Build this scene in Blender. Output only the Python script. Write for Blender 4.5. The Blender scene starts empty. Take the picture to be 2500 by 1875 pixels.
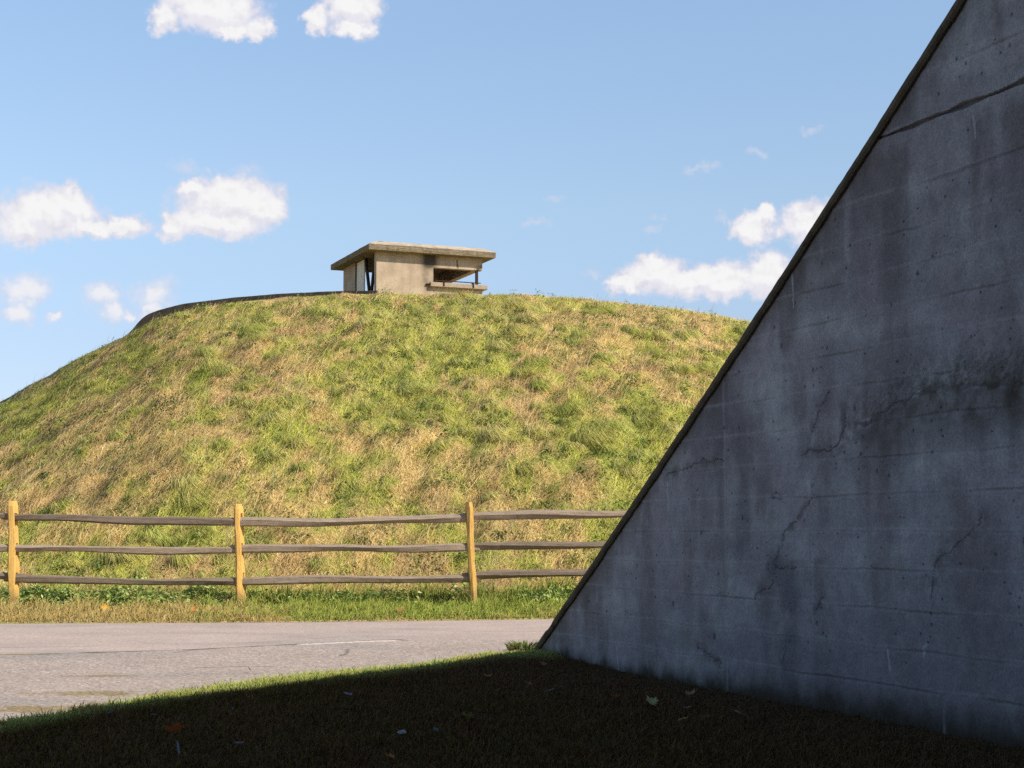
import bpy, bmesh, math, random
import numpy as np
from mathutils import Vector, Matrix

random.seed(7)
RNG = np.random.default_rng(11)
sc = bpy.context.scene
COL = sc.collection
R = math.radians

# ----------------------------------------------------------------------------- noise
_perm = np.random.default_rng(5).permutation(256)
_perm = np.concatenate([_perm, _perm, _perm]).astype(np.int64)
_ga = np.linspace(0, 2 * np.pi, 256, endpoint=False)
_gx, _gy = np.cos(_ga), np.sin(_ga)


def pnoise(x, y, seed=0):
    x = np.asarray(x, float) + seed * 17.13
    y = np.asarray(y, float) + seed * 7.77
    xi = np.floor(x).astype(np.int64)
    yi = np.floor(y).astype(np.int64)
    xf, yf = x - xi, y - yi
    xi &= 255
    yi &= 255
    u = xf * xf * xf * (xf * (xf * 6 - 15) + 10)
    v = yf * yf * yf * (yf * (yf * 6 - 15) + 10)

    def g(ix, iy, dx, dy):
        h = _perm[_perm[ix & 255] + (iy & 255)]
        return _gx[h] * dx + _gy[h] * dy
    a = g(xi, yi, xf, yf)
    b = g(xi + 1, yi, xf - 1, yf)
    c = g(xi, yi + 1, xf, yf - 1)
    d = g(xi + 1, yi + 1, xf - 1, yf - 1)
    return ((a * (1 - u) + b * u) * (1 - v) + (c * (1 - u) + d * u) * v) * 1.5


def fbm(x, y, octv=4, seed=0, gain=0.5):
    s, a, t = 0.0, 1.0, 0.0
    for o in range(octv):
        s = s + a * pnoise(np.asarray(x) * 2 ** o, np.asarray(y) * 2 ** o, seed + o)
        t += a
        a *= gain
    return s / t


def sstep(a, b, x):
    t = np.clip((np.asarray(x, float) - a) / (b - a), 0, 1)
    return t * t * (3 - 2 * t)


def mix(a, b, t):
    t = np.asarray(t)[..., None]
    return np.asarray(a, float) * (1 - t) + np.asarray(b, float) * t


def polydist(px, py, pts):
    """distance from arrays px,py to a polyline"""
    d = np.full(np.shape(px), 1e9)
    for (ax, ay), (bx, by) in zip(pts[:-1], pts[1:]):
        vx, vy = bx - ax, by - ay
        L = vx * vx + vy * vy + 1e-12
        t = np.clip(((px - ax) * vx + (py - ay) * vy) / L, 0, 1)
        d = np.minimum(d, np.hypot(px - ax - t * vx, py - ay - t * vy))
    return d


# ----------------------------------------------------------------------------- object helpers
def tag(o, label=None, cat=None, group=None, kind=None):
    if label: o['label'] = label
    if cat: o['category'] = cat
    if group: o['group'] = group
    if kind: o['kind'] = kind
    return o


def empty(name, loc=(0, 0, 0), rz=0.0):
    o = bpy.data.objects.new(name, None)
    o.empty_display_size = 0.3
    COL.objects.link(o)
    o.location = loc
    o.rotation_euler = (0, 0, rz)
    return o


def mesh_np(name, verts, faces_flat, loop_tot, mat, parent=None, col=None, smooth=False):
    """verts (N,3), faces_flat loop vertex indices, loop_tot verts per face"""
    me = bpy.data.meshes.new(name)
    nv, nl, nf = len(verts), len(faces_flat), len(loop_tot)
    me.vertices.add(nv)
    me.loops.add(nl)
    me.polygons.add(nf)
    me.vertices.foreach_set('co', np.ascontiguousarray(verts, dtype=np.float32).ravel())
    me.loops.foreach_set('vertex_index', np.ascontiguousarray(faces_flat, dtype=np.int32))
    st = np.zeros(nf, np.int32)
    st[1:] = np.cumsum(loop_tot)[:-1]
    me.polygons.foreach_set('loop_start', st)
    me.polygons.foreach_set('use_smooth', np.full(nf, smooth, dtype=bool))
    if col is not None:
        at = me.color_attributes.new('col', 'FLOAT_COLOR', 'POINT')
        c4 = np.ones((nv, 4), np.float32)
        c4[:, :3] = col
        at.data.foreach_set('color', c4.ravel())
    me.update(calc_edges=True)
    me.materials.append(mat)
    o = bpy.data.objects.new(name, me)
    COL.objects.link(o)
    if parent: o.parent = parent
    return o


def grid_np(name, P, mat, parent=None, col=None, smooth=True, flip=False):
    """P (A,B,3) grid of points"""
    A, B = P.shape[:2]
    idx = np.arange(A * B).reshape(A, B)
    q = np.stack([idx[:-1, :-1], idx[1:, :-1], idx[1:, 1:], idx[:-1, 1:]], -1).reshape(-1, 4)
    if flip: q = q[:, ::-1]
    return mesh_np(name, P.reshape(-1, 3), q.ravel(), np.full(len(q), 4), mat, parent,
                   None if col is None else np.asarray(col).reshape(-1, 3), smooth)


def bm_obj(name, bm, mat, parent=None, smooth=False):
    me = bpy.data.meshes.new(name)
    bmesh.ops.recalc_face_normals(bm, faces=bm.faces)
    bm.to_mesh(me)
    bm.free()
    if smooth:
        me.polygons.foreach_set('use_smooth', np.ones(len(me.polygons), bool))
    me.materials.append(mat)
    o = bpy.data.objects.new(name, me)
    COL.objects.link(o)
    if parent: o.parent = parent
    return o


def bm_box(bm, x0, x1, y0, y1, z0, z1, M=None):
    vs = [bm.verts.new(v) for v in [(x0, y0, z0), (x1, y0, z0), (x1, y1, z0), (x0, y1, z0),
                                    (x0, y0, z1), (x1, y0, z1), (x1, y1, z1), (x0, y1, z1)]]
    if M is not None:
        for v in vs: v.co = M @ v.co
    for f in [(0, 3, 2, 1), (4, 5, 6, 7), (0, 1, 5, 4), (1, 2, 6, 5), (2, 3, 7, 6), (3, 0, 4, 7)]:
        bm.faces.new([vs[i] for i in f])
    return vs


# ----------------------------------------------------------------------------- materials
class NT:
    def __init__(s, name):
        s.m = bpy.data.materials.new(name)
        s.m.use_nodes = True
        s.t = s.m.node_tree
        s.t.nodes.clear()
        s.out = s.n('ShaderNodeOutputMaterial')

    def n(s, typ, **kw):
        nd = s.t.nodes.new(typ)
        for k, v in kw.items(): setattr(nd, k, v)
        return nd

    def set(s, nd, i, v):
        if isinstance(v, bpy.types.NodeSocket): s.t.links.new(v, nd.inputs[i])
        else: nd.inputs[i].default_value = v

    def attr(s, name='col'):
        nd = s.n('ShaderNodeAttribute'); nd.attribute_name = name
        return nd.outputs['Color']

    def coord(s, which='Object', scale=None):
        nd = s.n('ShaderNodeTexCoord')
        if scale is None: return nd.outputs[which]
        mp = s.n('ShaderNodeMapping'); mp.inputs['Scale'].default_value = scale
        s.t.links.new(nd.outputs[which], mp.inputs[0])
        return mp.outputs[0]

    def noise(s, vec, scale, detail=4, rough=0.55):
        nd = s.n('ShaderNodeTexNoise')
        s.set(nd, 'Vector', vec); s.set(nd, 'Scale', scale); s.set(nd, 'Detail', detail); s.set(nd, 'Roughness', rough)
        return nd.outputs['Fac']

    def vor(s, vec, scale, out='Distance'):
        nd = s.n('ShaderNodeTexVoronoi'); s.set(nd, 'Vector', vec); s.set(nd, 'Scale', scale)
        return nd.outputs[out]

    def ramp(s, fac, stops, interp='LINEAR'):
        nd = s.n('ShaderNodeValToRGB'); cr = nd.color_ramp; cr.interpolation = interp
        while len(cr.elements) < len(stops): cr.elements.new(0.5)
        for e, (p, c) in zip(cr.elements, stops):
            e.position = p
            e.color = (c, c, c, 1) if isinstance(c, (int, float)) else (*c, 1)
        s.set(nd, 0, fac)
        return nd.outputs[0]

    def mixc(s, fac, a, b, mode='MIX'):
        nd = s.n('ShaderNodeMix', data_type='RGBA', blend_type=mode)
        for i, v in ((0, fac), (6, a), (7, b)):
            if isinstance(v, tuple) and len(v) == 3: v = (*v, 1)
            s.set(nd, i, v)
        return nd.outputs[2]

    def math(s, op, a, b=0.0):
        nd = s.n('ShaderNodeMath', operation=op); s.set(nd, 0, a); s.set(nd, 1, b)
        return nd.outputs[0]

    def bump(s, h, strength=0.5, dist=0.01):
        nd = s.n('ShaderNodeBump'); s.set(nd, 'Height', h); s.set(nd, 'Strength', strength); s.set(nd, 'Distance', dist)
        return nd.outputs[0]

    def surf(s, col, rough=0.9, normal=None, spec=0.2):
        b = s.n('ShaderNodeBsdfPrincipled')
        if isinstance(col, tuple) and len(col) == 3: col = (*col, 1)
        s.set(b, 'Base Color', col); s.set(b, 'Roughness', rough); s.set(b, 'Specular IOR Level', spec)
        if normal is not None: s.set(b, 'Normal', normal)
        s.t.links.new(b.outputs[0], s.out.inputs[0])
        return s.m


def mat_leafy(name, trans=0.35, soft=0.0):
    k = NT(name)
    c = k.attr()
    d = k.n('ShaderNodeBsdfDiffuse'); k.set(d, 0, c)
    if soft > 0:                       # blades in a sward shade like the sward they lean into
        ge = k.n('ShaderNodeNewGeometry')
        ma = k.n('ShaderNodeVectorMath', operation='MULTIPLY_ADD')
        gn = k.n('ShaderNodeAttribute'); gn.attribute_name = 'gn'
        sc_n = k.n('ShaderNodeVectorMath', operation='SCALE'); k.set(sc_n, 0, gn.outputs['Vector']); sc_n.inputs['Scale'].default_value = soft
        k.set(ma, 0, ge.outputs['Normal']); k.set(ma, 1, (1 - soft,) * 3); k.set(ma, 2, sc_n.outputs[0])
        nn = k.n('ShaderNodeVectorMath', operation='NORMALIZE'); k.set(nn, 0, ma.outputs[0])
        k.set(d, 'Normal', nn.outputs[0])
    t = k.n('ShaderNodeBsdfTranslucent'); k.set(t, 0, c)
    m = k.n('ShaderNodeMixShader'); k.set(m, 0, trans)
    k.t.links.new(d.outputs[0], m.inputs[1]); k.t.links.new(t.outputs[0], m.inputs[2])
    k.t.links.new(m.outputs[0], k.out.inputs[0])
    return k.m


def mat_wall():
    k = NT('weathered_dark_concrete')
    v = k.coord('Object')
    c = k.attr()
    n1 = k.noise(v, 55, 6, 0.7)
    n2 = k.noise(v, 9, 5, 0.6)
    c = k.mixc(1.0, c, k.ramp(n1, [(0.3, 0.72), (0.7, 1.22)]), 'MULTIPLY')
    c = k.mixc(1.0, c, k.ramp(n2, [(0.3, 0.86), (0.7, 1.12)]), 'MULTIPLY')
    h = k.math('ADD', k.math('MULTIPLY', n1, 0.6), n2)
    return k.surf(c, 0.92, k.bump(h, 0.45, 0.006), 0.15)


def mat_concrete(name, ca, cb, sc1=6.0, dark=(0.05, 0.045, 0.035), damt=0.55, speck=0.8):
    k = NT(name)
    v = k.coord('Object')
    n1 = k.noise(v, sc1, 6, 0.6)
    n2 = k.noise(v, 70, 4, 0.7)
    vs = k.coord('Object', (3.0, 3.0, 0.5))
    st = k.noise(vs, 2.2, 5, 0.6)
    c = k.mixc(k.ramp(n1, [(0.35, 0.0), (0.65, 1.0)]), ca, cb)
    c = k.mixc(k.ramp(st, [(0.55, 0.0), (0.75, damt)]), c, dark)
    c = k.mixc(1.0, c, k.ramp(n2, [(0.3, speck), (0.7, 1.15)]), 'MULTIPLY')
    return k.surf(c, 0.93, k.bump(k.math('ADD', n1, k.math('MULTIPLY', n2, 0.5)), 0.4, 0.01), 0.15)


def mat_attr_concrete(name):
    k = NT(name)
    v = k.coord('Object')
    n1 = k.noise(v, 14, 6, 0.65)
    n2 = k.noise(v, 60, 4, 0.7)
    c = k.mixc(1.0, k.attr(), k.ramp(n1, [(0.3, 0.85), (0.7, 1.1)]), 'MULTIPLY')
    c = k.mixc(1.0, c, k.ramp(n2, [(0.3, 0.85), (0.7, 1.12)]), 'MULTIPLY')
    return k.surf(c, 0.93, k.bump(n2, 0.4, 0.008), 0.15)


def mat_wood(name, ca, cb, dark, scale=(1.2, 14, 14), grime=None):
    k = NT(name)
    v = k.coord('Object', scale)
    oi = k.n('ShaderNodeObjectInfo')
    ad = k.n('ShaderNodeVectorMath', operation='ADD')
    k.set(ad, 0, v)
    cx = k.n('ShaderNodeCombineXYZ'); k.set(cx, 0, k.math('MULTIPLY', oi.outputs['Random'], 37.0)); k.set(cx, 1, k.math('MULTIPLY', oi.outputs['Random'], 11.0))
    k.t.links.new(cx.outputs[0], ad.inputs[1])
    vv = ad.outputs[0]
    n1 = k.noise(vv, 2.5, 8, 0.7)
    n2 = k.noise(vv, 9, 6, 0.75)
    c = k.mixc(k.ramp(n1, [(0.3, 0.0), (0.7, 1.0)]), ca, cb)
    c = k.mixc(k.ramp(n2, [(0.52, 0.0), (0.72, 0.75)]), c, dark)
    vv_ = k.n('ShaderNodeMapRange'); k.set(vv_, 0, oi.outputs['Random']); vv_.inputs[3].default_value = .70 if grime is None else .95; vv_.inputs[4].default_value = 1.3 if grime is None else 1.12
    c = k.mixc(1.0, c, vv_.outputs[0], 'MULTIPLY')
    if grime is not None:
        sp = k.n('ShaderNodeSeparateXYZ'); k.set(sp, 0, k.coord('Object'))
        low = k.math('ADD', sp.outputs[2], k.math('MULTIPLY', n1, -.25))
        c = k.mixc(k.ramp(low, [(0.0, .55), (.16, 0.0)]), c, grime)
        kn = k.noise(k.coord('Object', (9, 9, 3.5)), 3.0, 3, .5)
        c = k.mixc(k.ramp(kn, [(.70, 0.0), (.77, .6)]), c, dark)
    return k.surf(c, 0.85, k.bump(k.math('ADD', n1, n2), 0.9, 0.012), 0.2)


def mat_noise2(name, ca, cb, scale, rough=0.95, bumpd=0.02):
    k = NT(name)
    v = k.coord('Object')
    n = k.noise(v, scale, 6, 0.65)
    n2 = k.noise(v, scale * 9, 4, 0.7)
    c = k.mixc(k.ramp(n, [(0.3, 0.0), (0.7, 1.0)]), ca, cb)
    c = k.mixc(1.0, c, k.ramp(n2, [(0.3, 0.6), (0.7, 1.3)]), 'MULTIPLY')
    return k.surf(c, rough, k.bump(n2, 0.6, bumpd), 0.1)


def mat_terrain():
    k = NT('grassy_soil')
    v = k.coord('Object')
    n2 = k.noise(v, 22, 5, 0.7)
    n3 = k.noise(v, 90, 3, 0.7)
    c = k.mixc(1.0, k.attr(), k.ramp(n2, [(0.3, 0.55), (0.7, 1.35)]), 'MULTIPLY')
    c = k.mixc(1.0, c, k.ramp(n3, [(0.3, 0.6), (0.7, 1.35)]), 'MULTIPLY')
    return k.surf(c, 1.0, k.bump(k.math('ADD', n2, n3), 0.8, 0.03), 0.05)


def mat_road():
    k = NT('old_asphalt')
    v = k.coord('Object')
    n1 = k.noise(v, 1.1, 5, 0.6)
    n2 = k.noise(v, 38, 5, 0.75)
    vo = k.vor(v, 55, 'Color')
    sep = k.n('ShaderNodeSeparateColor'); k.t.links.new(vo, sep.inputs[0])
    at = k.n('ShaderNodeAttribute'); at.attribute_name = 'rough_patch'
    c = k.attr()
    c = k.mixc(1.0, c, k.ramp(n1, [(0.3, 0.9), (0.7, 1.08)]), 'MULTIPLY')
    c = k.mixc(1.0, c, k.ramp(n2, [(0.25, 0.70), (0.75, 1.28)]), 'MULTIPLY')
    agg = k.ramp(sep.outputs[0], [(0.0, 0.35), (0.18, 0.85), (0.7, 1.0), (0.92, 1.25), (1.0, 1.9)])
    c = k.mixc(at.outputs['Fac'], c, k.mixc(1.0, c, agg, 'MULTIPLY'))
    return k.surf(c, 0.9, k.bump(n2, 0.5, 0.006), 0.2)


M_GRASS = mat_leafy('grass_blade', 0.20, 0.74)
M_WEED = mat_leafy('broad_weed_leaf', 0.25, 0.4)
M_LEAF = mat_leafy('fallen_leaf_skin', 0.25)
M_WALL = mat_wall()
M_COPE = mat_concrete('mossy_coping', (0.085, 0.074, 0.050), (0.135, 0.112, 0.078), 9.0, (0.035, 0.030, 0.020), 0.7, 0.65)
M_TERR = mat_terrain()
M_ROAD = mat_road()
M_HUT = mat_attr_concrete('buff_concrete')
M_ROOF = mat_concrete('lichen_concrete', (0.23, 0.175, 0.10), (0.36, 0.285, 0.185), 11.0, (0.09, 0.07, 0.035), 0.8, 0.40)


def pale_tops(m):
    """paler colour on upward-turned faces"""
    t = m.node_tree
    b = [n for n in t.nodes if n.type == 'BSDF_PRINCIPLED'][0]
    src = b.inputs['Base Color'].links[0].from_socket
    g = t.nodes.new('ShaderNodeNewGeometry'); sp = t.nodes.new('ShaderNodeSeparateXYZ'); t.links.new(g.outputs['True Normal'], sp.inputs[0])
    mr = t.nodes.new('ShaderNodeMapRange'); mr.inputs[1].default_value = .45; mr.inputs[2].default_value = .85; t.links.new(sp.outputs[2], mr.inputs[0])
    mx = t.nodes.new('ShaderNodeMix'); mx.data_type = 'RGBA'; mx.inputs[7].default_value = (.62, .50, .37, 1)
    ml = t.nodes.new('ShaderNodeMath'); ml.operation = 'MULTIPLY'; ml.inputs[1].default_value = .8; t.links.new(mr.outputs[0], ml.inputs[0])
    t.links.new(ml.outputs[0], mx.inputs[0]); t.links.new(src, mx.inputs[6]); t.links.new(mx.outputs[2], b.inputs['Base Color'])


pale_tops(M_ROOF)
M_RIM = mat_concrete('shaded_rim_concrete', (0.028, 0.024, 0.02), (0.055, 0.047, 0.037), 5.0, (0.03, 0.027, 0.02), 0.6)  # the rim's shadowed face is put into its dark base colour
M_STEEL = mat_noise2('rusty_steel', (0.035, 0.022, 0.016), (0.075, 0.042, 0.028), 14, 0.8, 0.004)
M_TIMBER = mat_wood('dark_timber', (0.03, 0.02, 0.014), (0.055, 0.036, 0.024), (0.012, 0.009, 0.007))
M_PANEL = mat_concrete('pale_panel', (0.80, 0.70, 0.54), (0.86, 0.78, 0.62), 4.0, (0.35, 0.3, 0.22), 0.3)
M_POST = mat_wood('new_pine', (0.82, 0.51, 0.15), (0.68, 0.38, 0.09), (0.26, 0.13, 0.045), (14, 14, 1.2), (.20, .14, .08))
M_RAIL = mat_wood('weathered_rail', (0.42, 0.325, 0.235), (0.23, 0.165, 0.11), (0.09, 0.062, 0.04), (1.0, 16, 16))

# ----------------------------------------------------------------------------- site layout
CAMZ = 1.15
# near edge of the asphalt (lawn side) and far edge (verge side), as y over x
NEAR = np.array([(-40, -60), (-14, -14), (-9, -3), (-6, 3.6), (-4.6, 6.6), (-3.75, 8.6), (-3.18, 10.09), (-2.79, 10.85), (-2.4, 11.9),
                 (-1.77, 13.25), (-1.22, 13.97), (-.46, 14.97), (-.03, 15.55), (.8, 15.95), (2, 16.15), (14, 16.9), (60, 19)], float)


def near_edge(x):
    return np.interp(x, NEAR[:, 0], NEAR[:, 1]) - .16 - .56 * (1 - sstep(-1.0, -.05, np.asarray(x))) + 0.05 * pnoise(np.asarray(x) * 1.7, 0.3, 3) + 0.03 * pnoise(np.asarray(x) * 6.1, 0.7, 4)


def far_edge(x):
    return np.interp(x, [-60, -6.35, -3.5, -.63, .5, 3, 60], [18.2, 20.02, 20.22, 20.72, 21.05, 21.5, 23]) \
        + 0.04 * pnoise(np.asarray(x) * 1.3, 0.3, 9) + 0.025 * pnoise(np.asarray(x) * 5.0, 0.9, 8)


def road_z(x, y):
    return 0.004 + 0.026 * sstep(15, 20, y)


def lawn_z(x, y):
    d = near_edge(x) - y
    base = 0.022 + 0.018 * fbm(np.asarray(x) * .8, np.asarray(y) * .8, 3, 21) + 0.008 * pnoise(np.asarray(x) * 5, np.asarray(y) * 5, 25)
    wd = (np.asarray(x) - .2) * -.9317 + (np.asarray(y) - 15.6) * -.3633      # ground falls a little to the wall foot
    wt = (np.asarray(x) - .2) * .3633 - (np.asarray(y) - 15.6) * .9317
    base = base - .05 * (1 - sstep(.2, 2.2, np.abs(wd))) * sstep(.3, 2.0, wt)
    return np.where(d > 0, base * sstep(0, .25, d) - 0.004 * (1 - sstep(0, .2, d)), -0.10)


# skyline of the mound: k = x / y  ->  slope of the sight line at the crest
SKY = np.array([(-.9, -.02), (-.62, -.02), (-.52, .0), (-.3973, .0436), (-.3216, .0827), (-.293, .0989), (-.2642, .115), (-.2479, .1231),
                (-.2402, .1262), (-.2339, .1302), (-.2275, .1336), (-.2198, .1366), (-.2095, .1398), (-.1786, .1457), (-.1424, .1499),
                (-.1062, .1515), (-.0647, .1518), (-.0181, .1515), (.0129, .1504), (.0518, .1471), (.0776, .1444), (.1035, .1413),
                (.1293, .1374), (.1512, .1327), (.2, .118), (.28, .085), (.4, .03), (.5, -.02), (.9, -.02)])
YC = 43.0


def hill_base(x, y):
    x = np.asarray(x, float); y = np.asarray(y, float)
    k = x / np.maximum(y, 1)
    S = (np.interp(k, SKY[:, 0], SKY[:, 1]) + np.interp(k - .006, SKY[:, 0], SKY[:, 1]) + np.interp(k + .006, SKY[:, 0], SKY[:, 1])) / 3
    H = CAMZ + S * YC - 0.07
    y0 = 22.75 - 0.35 * sstep(-1.5, 2, x)
    fe = far_edge(x)
    verge = 0.045 + 0.075 * sstep(0, 1, (y - fe) / np.maximum(22.0 - fe, .3)) + 0.05 * sstep(21.9, 22.9, y)
    s = (y - y0) / (YC - y0)
    sc_ = np.clip(s, 0, 1)
    p = 1.5 * sc_ - .5 * sc_ ** 2
    p = p * sstep(-.02, .05, s)
    back = 1 - sstep(58, 90, y)
    z = np.where(s > 0, verge + (H - verge) * p, verge)
    z = np.where(y > 58, z * back - 0.1 * (1 - back), z)
    z = np.maximum(z, -0.1)
    return np.where(y < fe - 0.02, -0.10, z), s


def hill_z(x, y):
    z, s = hill_base(x, y)
    x = np.asarray(x, float); y = np.asarray(y, float)
    amp = sstep(0.0, .10, s) * (1 - .75 * sstep(.90, 1.0, s))
    b = 0.16 * fbm(x * .35, y * .28, 3, 41) + 0.13 * fbm(x * 1.0, y * .75, 2, 45) + 0.085 * fbm(x * 2.3, y * 1.7, 2, 49)
    b2 = 0.012 * pnoise(x * 3, y * 3, 51)
    on = (y > far_edge(x))
    return z + amp * b + on * b2


# tone fields of the mound's vegetation (world space)
def greenness(x, y):
    g = 0.45 * fbm(x * .30 + .10 * y, y * .20, 3, 61) + 0.70 * fbm(x * .85 + .2 * y, y * .45, 3, 65) + 0.75 * fbm(x * 2.0, y * .9, 3, 69)
    # the dry swath right of the middle and the greener foot of the slope
    g = g - 0.42 * np.exp(-(((x - 2.2) / 2.6) ** 2 + ((y - 37) / 3.2) ** 2)) - 0.25 * np.exp(-(((x - 1.8) / 2.2) ** 2 + ((y - 31.5) / 1.6) ** 2))
    g = g - 0.25 * np.exp(-(((x + 6.8) / 1.6) ** 2 + ((y - 30.5) / 3.0) ** 2)) - 0.2 * np.exp(-(((x + 1.9) / 1.6) ** 2 + ((y - 26) / 1.5) ** 2))
    g = g + 0.30 * np.exp(-(((x + 1.0) / 2.0) ** 2 + ((y - 36.5) / 4.0) ** 2)) + 0.25 * np.exp(-(((x + 2.0) / 2.0) ** 2 + ((y - 30.5) / 2.0) ** 2))
    g = g + 0.32 * np.exp(-(((x - 2.0) / 1.8) ** 2 + ((y - 26.5) / 2.2) ** 2))
    g = g + 0.20 * np.exp(-(((x - 5.0) / 1.2) ** 2 + ((y - 37) / 3.5) ** 2))
    return g - 0.03


DRY = np.array([(.86, .63, .23), (.82, .56, .25), (.78, .56, .20), (.93, .79, .38), (.74, .49, .20)])
GRN = np.array([(.70, .66, .13), (.58, .60, .11), (.80, .70, .18), (.40, .49, .10), (.70, .61, .20)])


def grass_colour(x, y, n, shift=0.0):
    g = greenness(x, y) + shift + RNG.normal(0, .10, n)
    t = sstep(-.12, .15, g)
    d = DRY[RNG.integers(0, len(DRY), n)]
    # pinkish seed-head patches
    pk = sstep(.05, .4, fbm(x * .5, y * .35, 3, 77))[..., None]
    d = d * (1 - pk * .6) + np.array((.66, .43, .22)) * pk * .6
    c = GRN[RNG.integers(0, len(GRN), n)]
    return (d * (1 - t[:, None]) + c * t[:, None]) * RNG.uniform(.8, 1.2, (n, 1))


# ----------------------------------------------------------------------------- blade builder
def blade_arrays(P, L, Wd, lean, up, c0, c1, az=None, mid_up=None):
    """5-vertex blades. P (N,3) roots, L length, Wd width, lean (N,2) horizontal reach of the tip, up (N,) rise of the tip"""
    N = len(P)
    if az is None: az = RNG.uniform(0, np.pi, N)
    sx = np.stack([np.cos(az), np.sin(az), np.zeros(N)], 1) * (Wd * .5)[:, None]
    mid = P.copy()
    mid[:, 0] += lean[:, 0] * .38; mid[:, 1] += lean[:, 1] * .38; mid[:, 2] += up * .72 if mid_up is None else mid_up
    tip = P.copy()
    tip[:, 0] += lean[:, 0]; tip[:, 1] += lean[:, 1]; tip[:, 2] += up
    V = np.stack([P - sx, P + sx, mid - sx * .8, mid + sx * .8, tip], 1)
    cm = (c0 + c1) * .5
    C = np.stack([c0, c0, cm, cm, c1], 1)
    return V, C


def blades_obj(name, Vs, Cs, mat, Ns=None):
    V = np.concatenate(Vs); C = np.concatenate(Cs)
    N = len(V)
    b = (np.arange(N) * 5)[:, None]
    loops = np.concatenate([b + np.array([[0, 1, 3, 2]]), b + np.array([[2, 3, 4]])], 1).ravel()
    tot = np.tile([4, 3], N)
    o = mesh_np(name, V.reshape(-1, 3), loops, tot, mat, None, C.reshape(-1, 3), False)
    G = np.tile(np.array([[0, 0, 1.0]]), (N, 1)) if Ns is None else np.concatenate(Ns)
    set_gn(o, np.repeat(G, 5, 0))
    return o


def set_gn(o, G):
    at = o.data.attributes.new('gn', 'FLOAT_VECTOR', 'POINT')
    at.data.foreach_set('vector', np.ascontiguousarray(G, dtype=np.float32).ravel())


def slope_normal(x, y, ex=1.6, e=.07):
    gx = (hill_z(x + e, y) - hill_z(x - e, y)) / (2 * e)
    gy = (hill_z(x, y + e) - hill_z(x, y - e)) / (2 * e)
    n = np.stack([-gx * ex, -gy * ex * .9, np.ones_like(gx)], 1)
    return n / np.linalg.norm(n, axis=1, keepdims=True)


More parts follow.
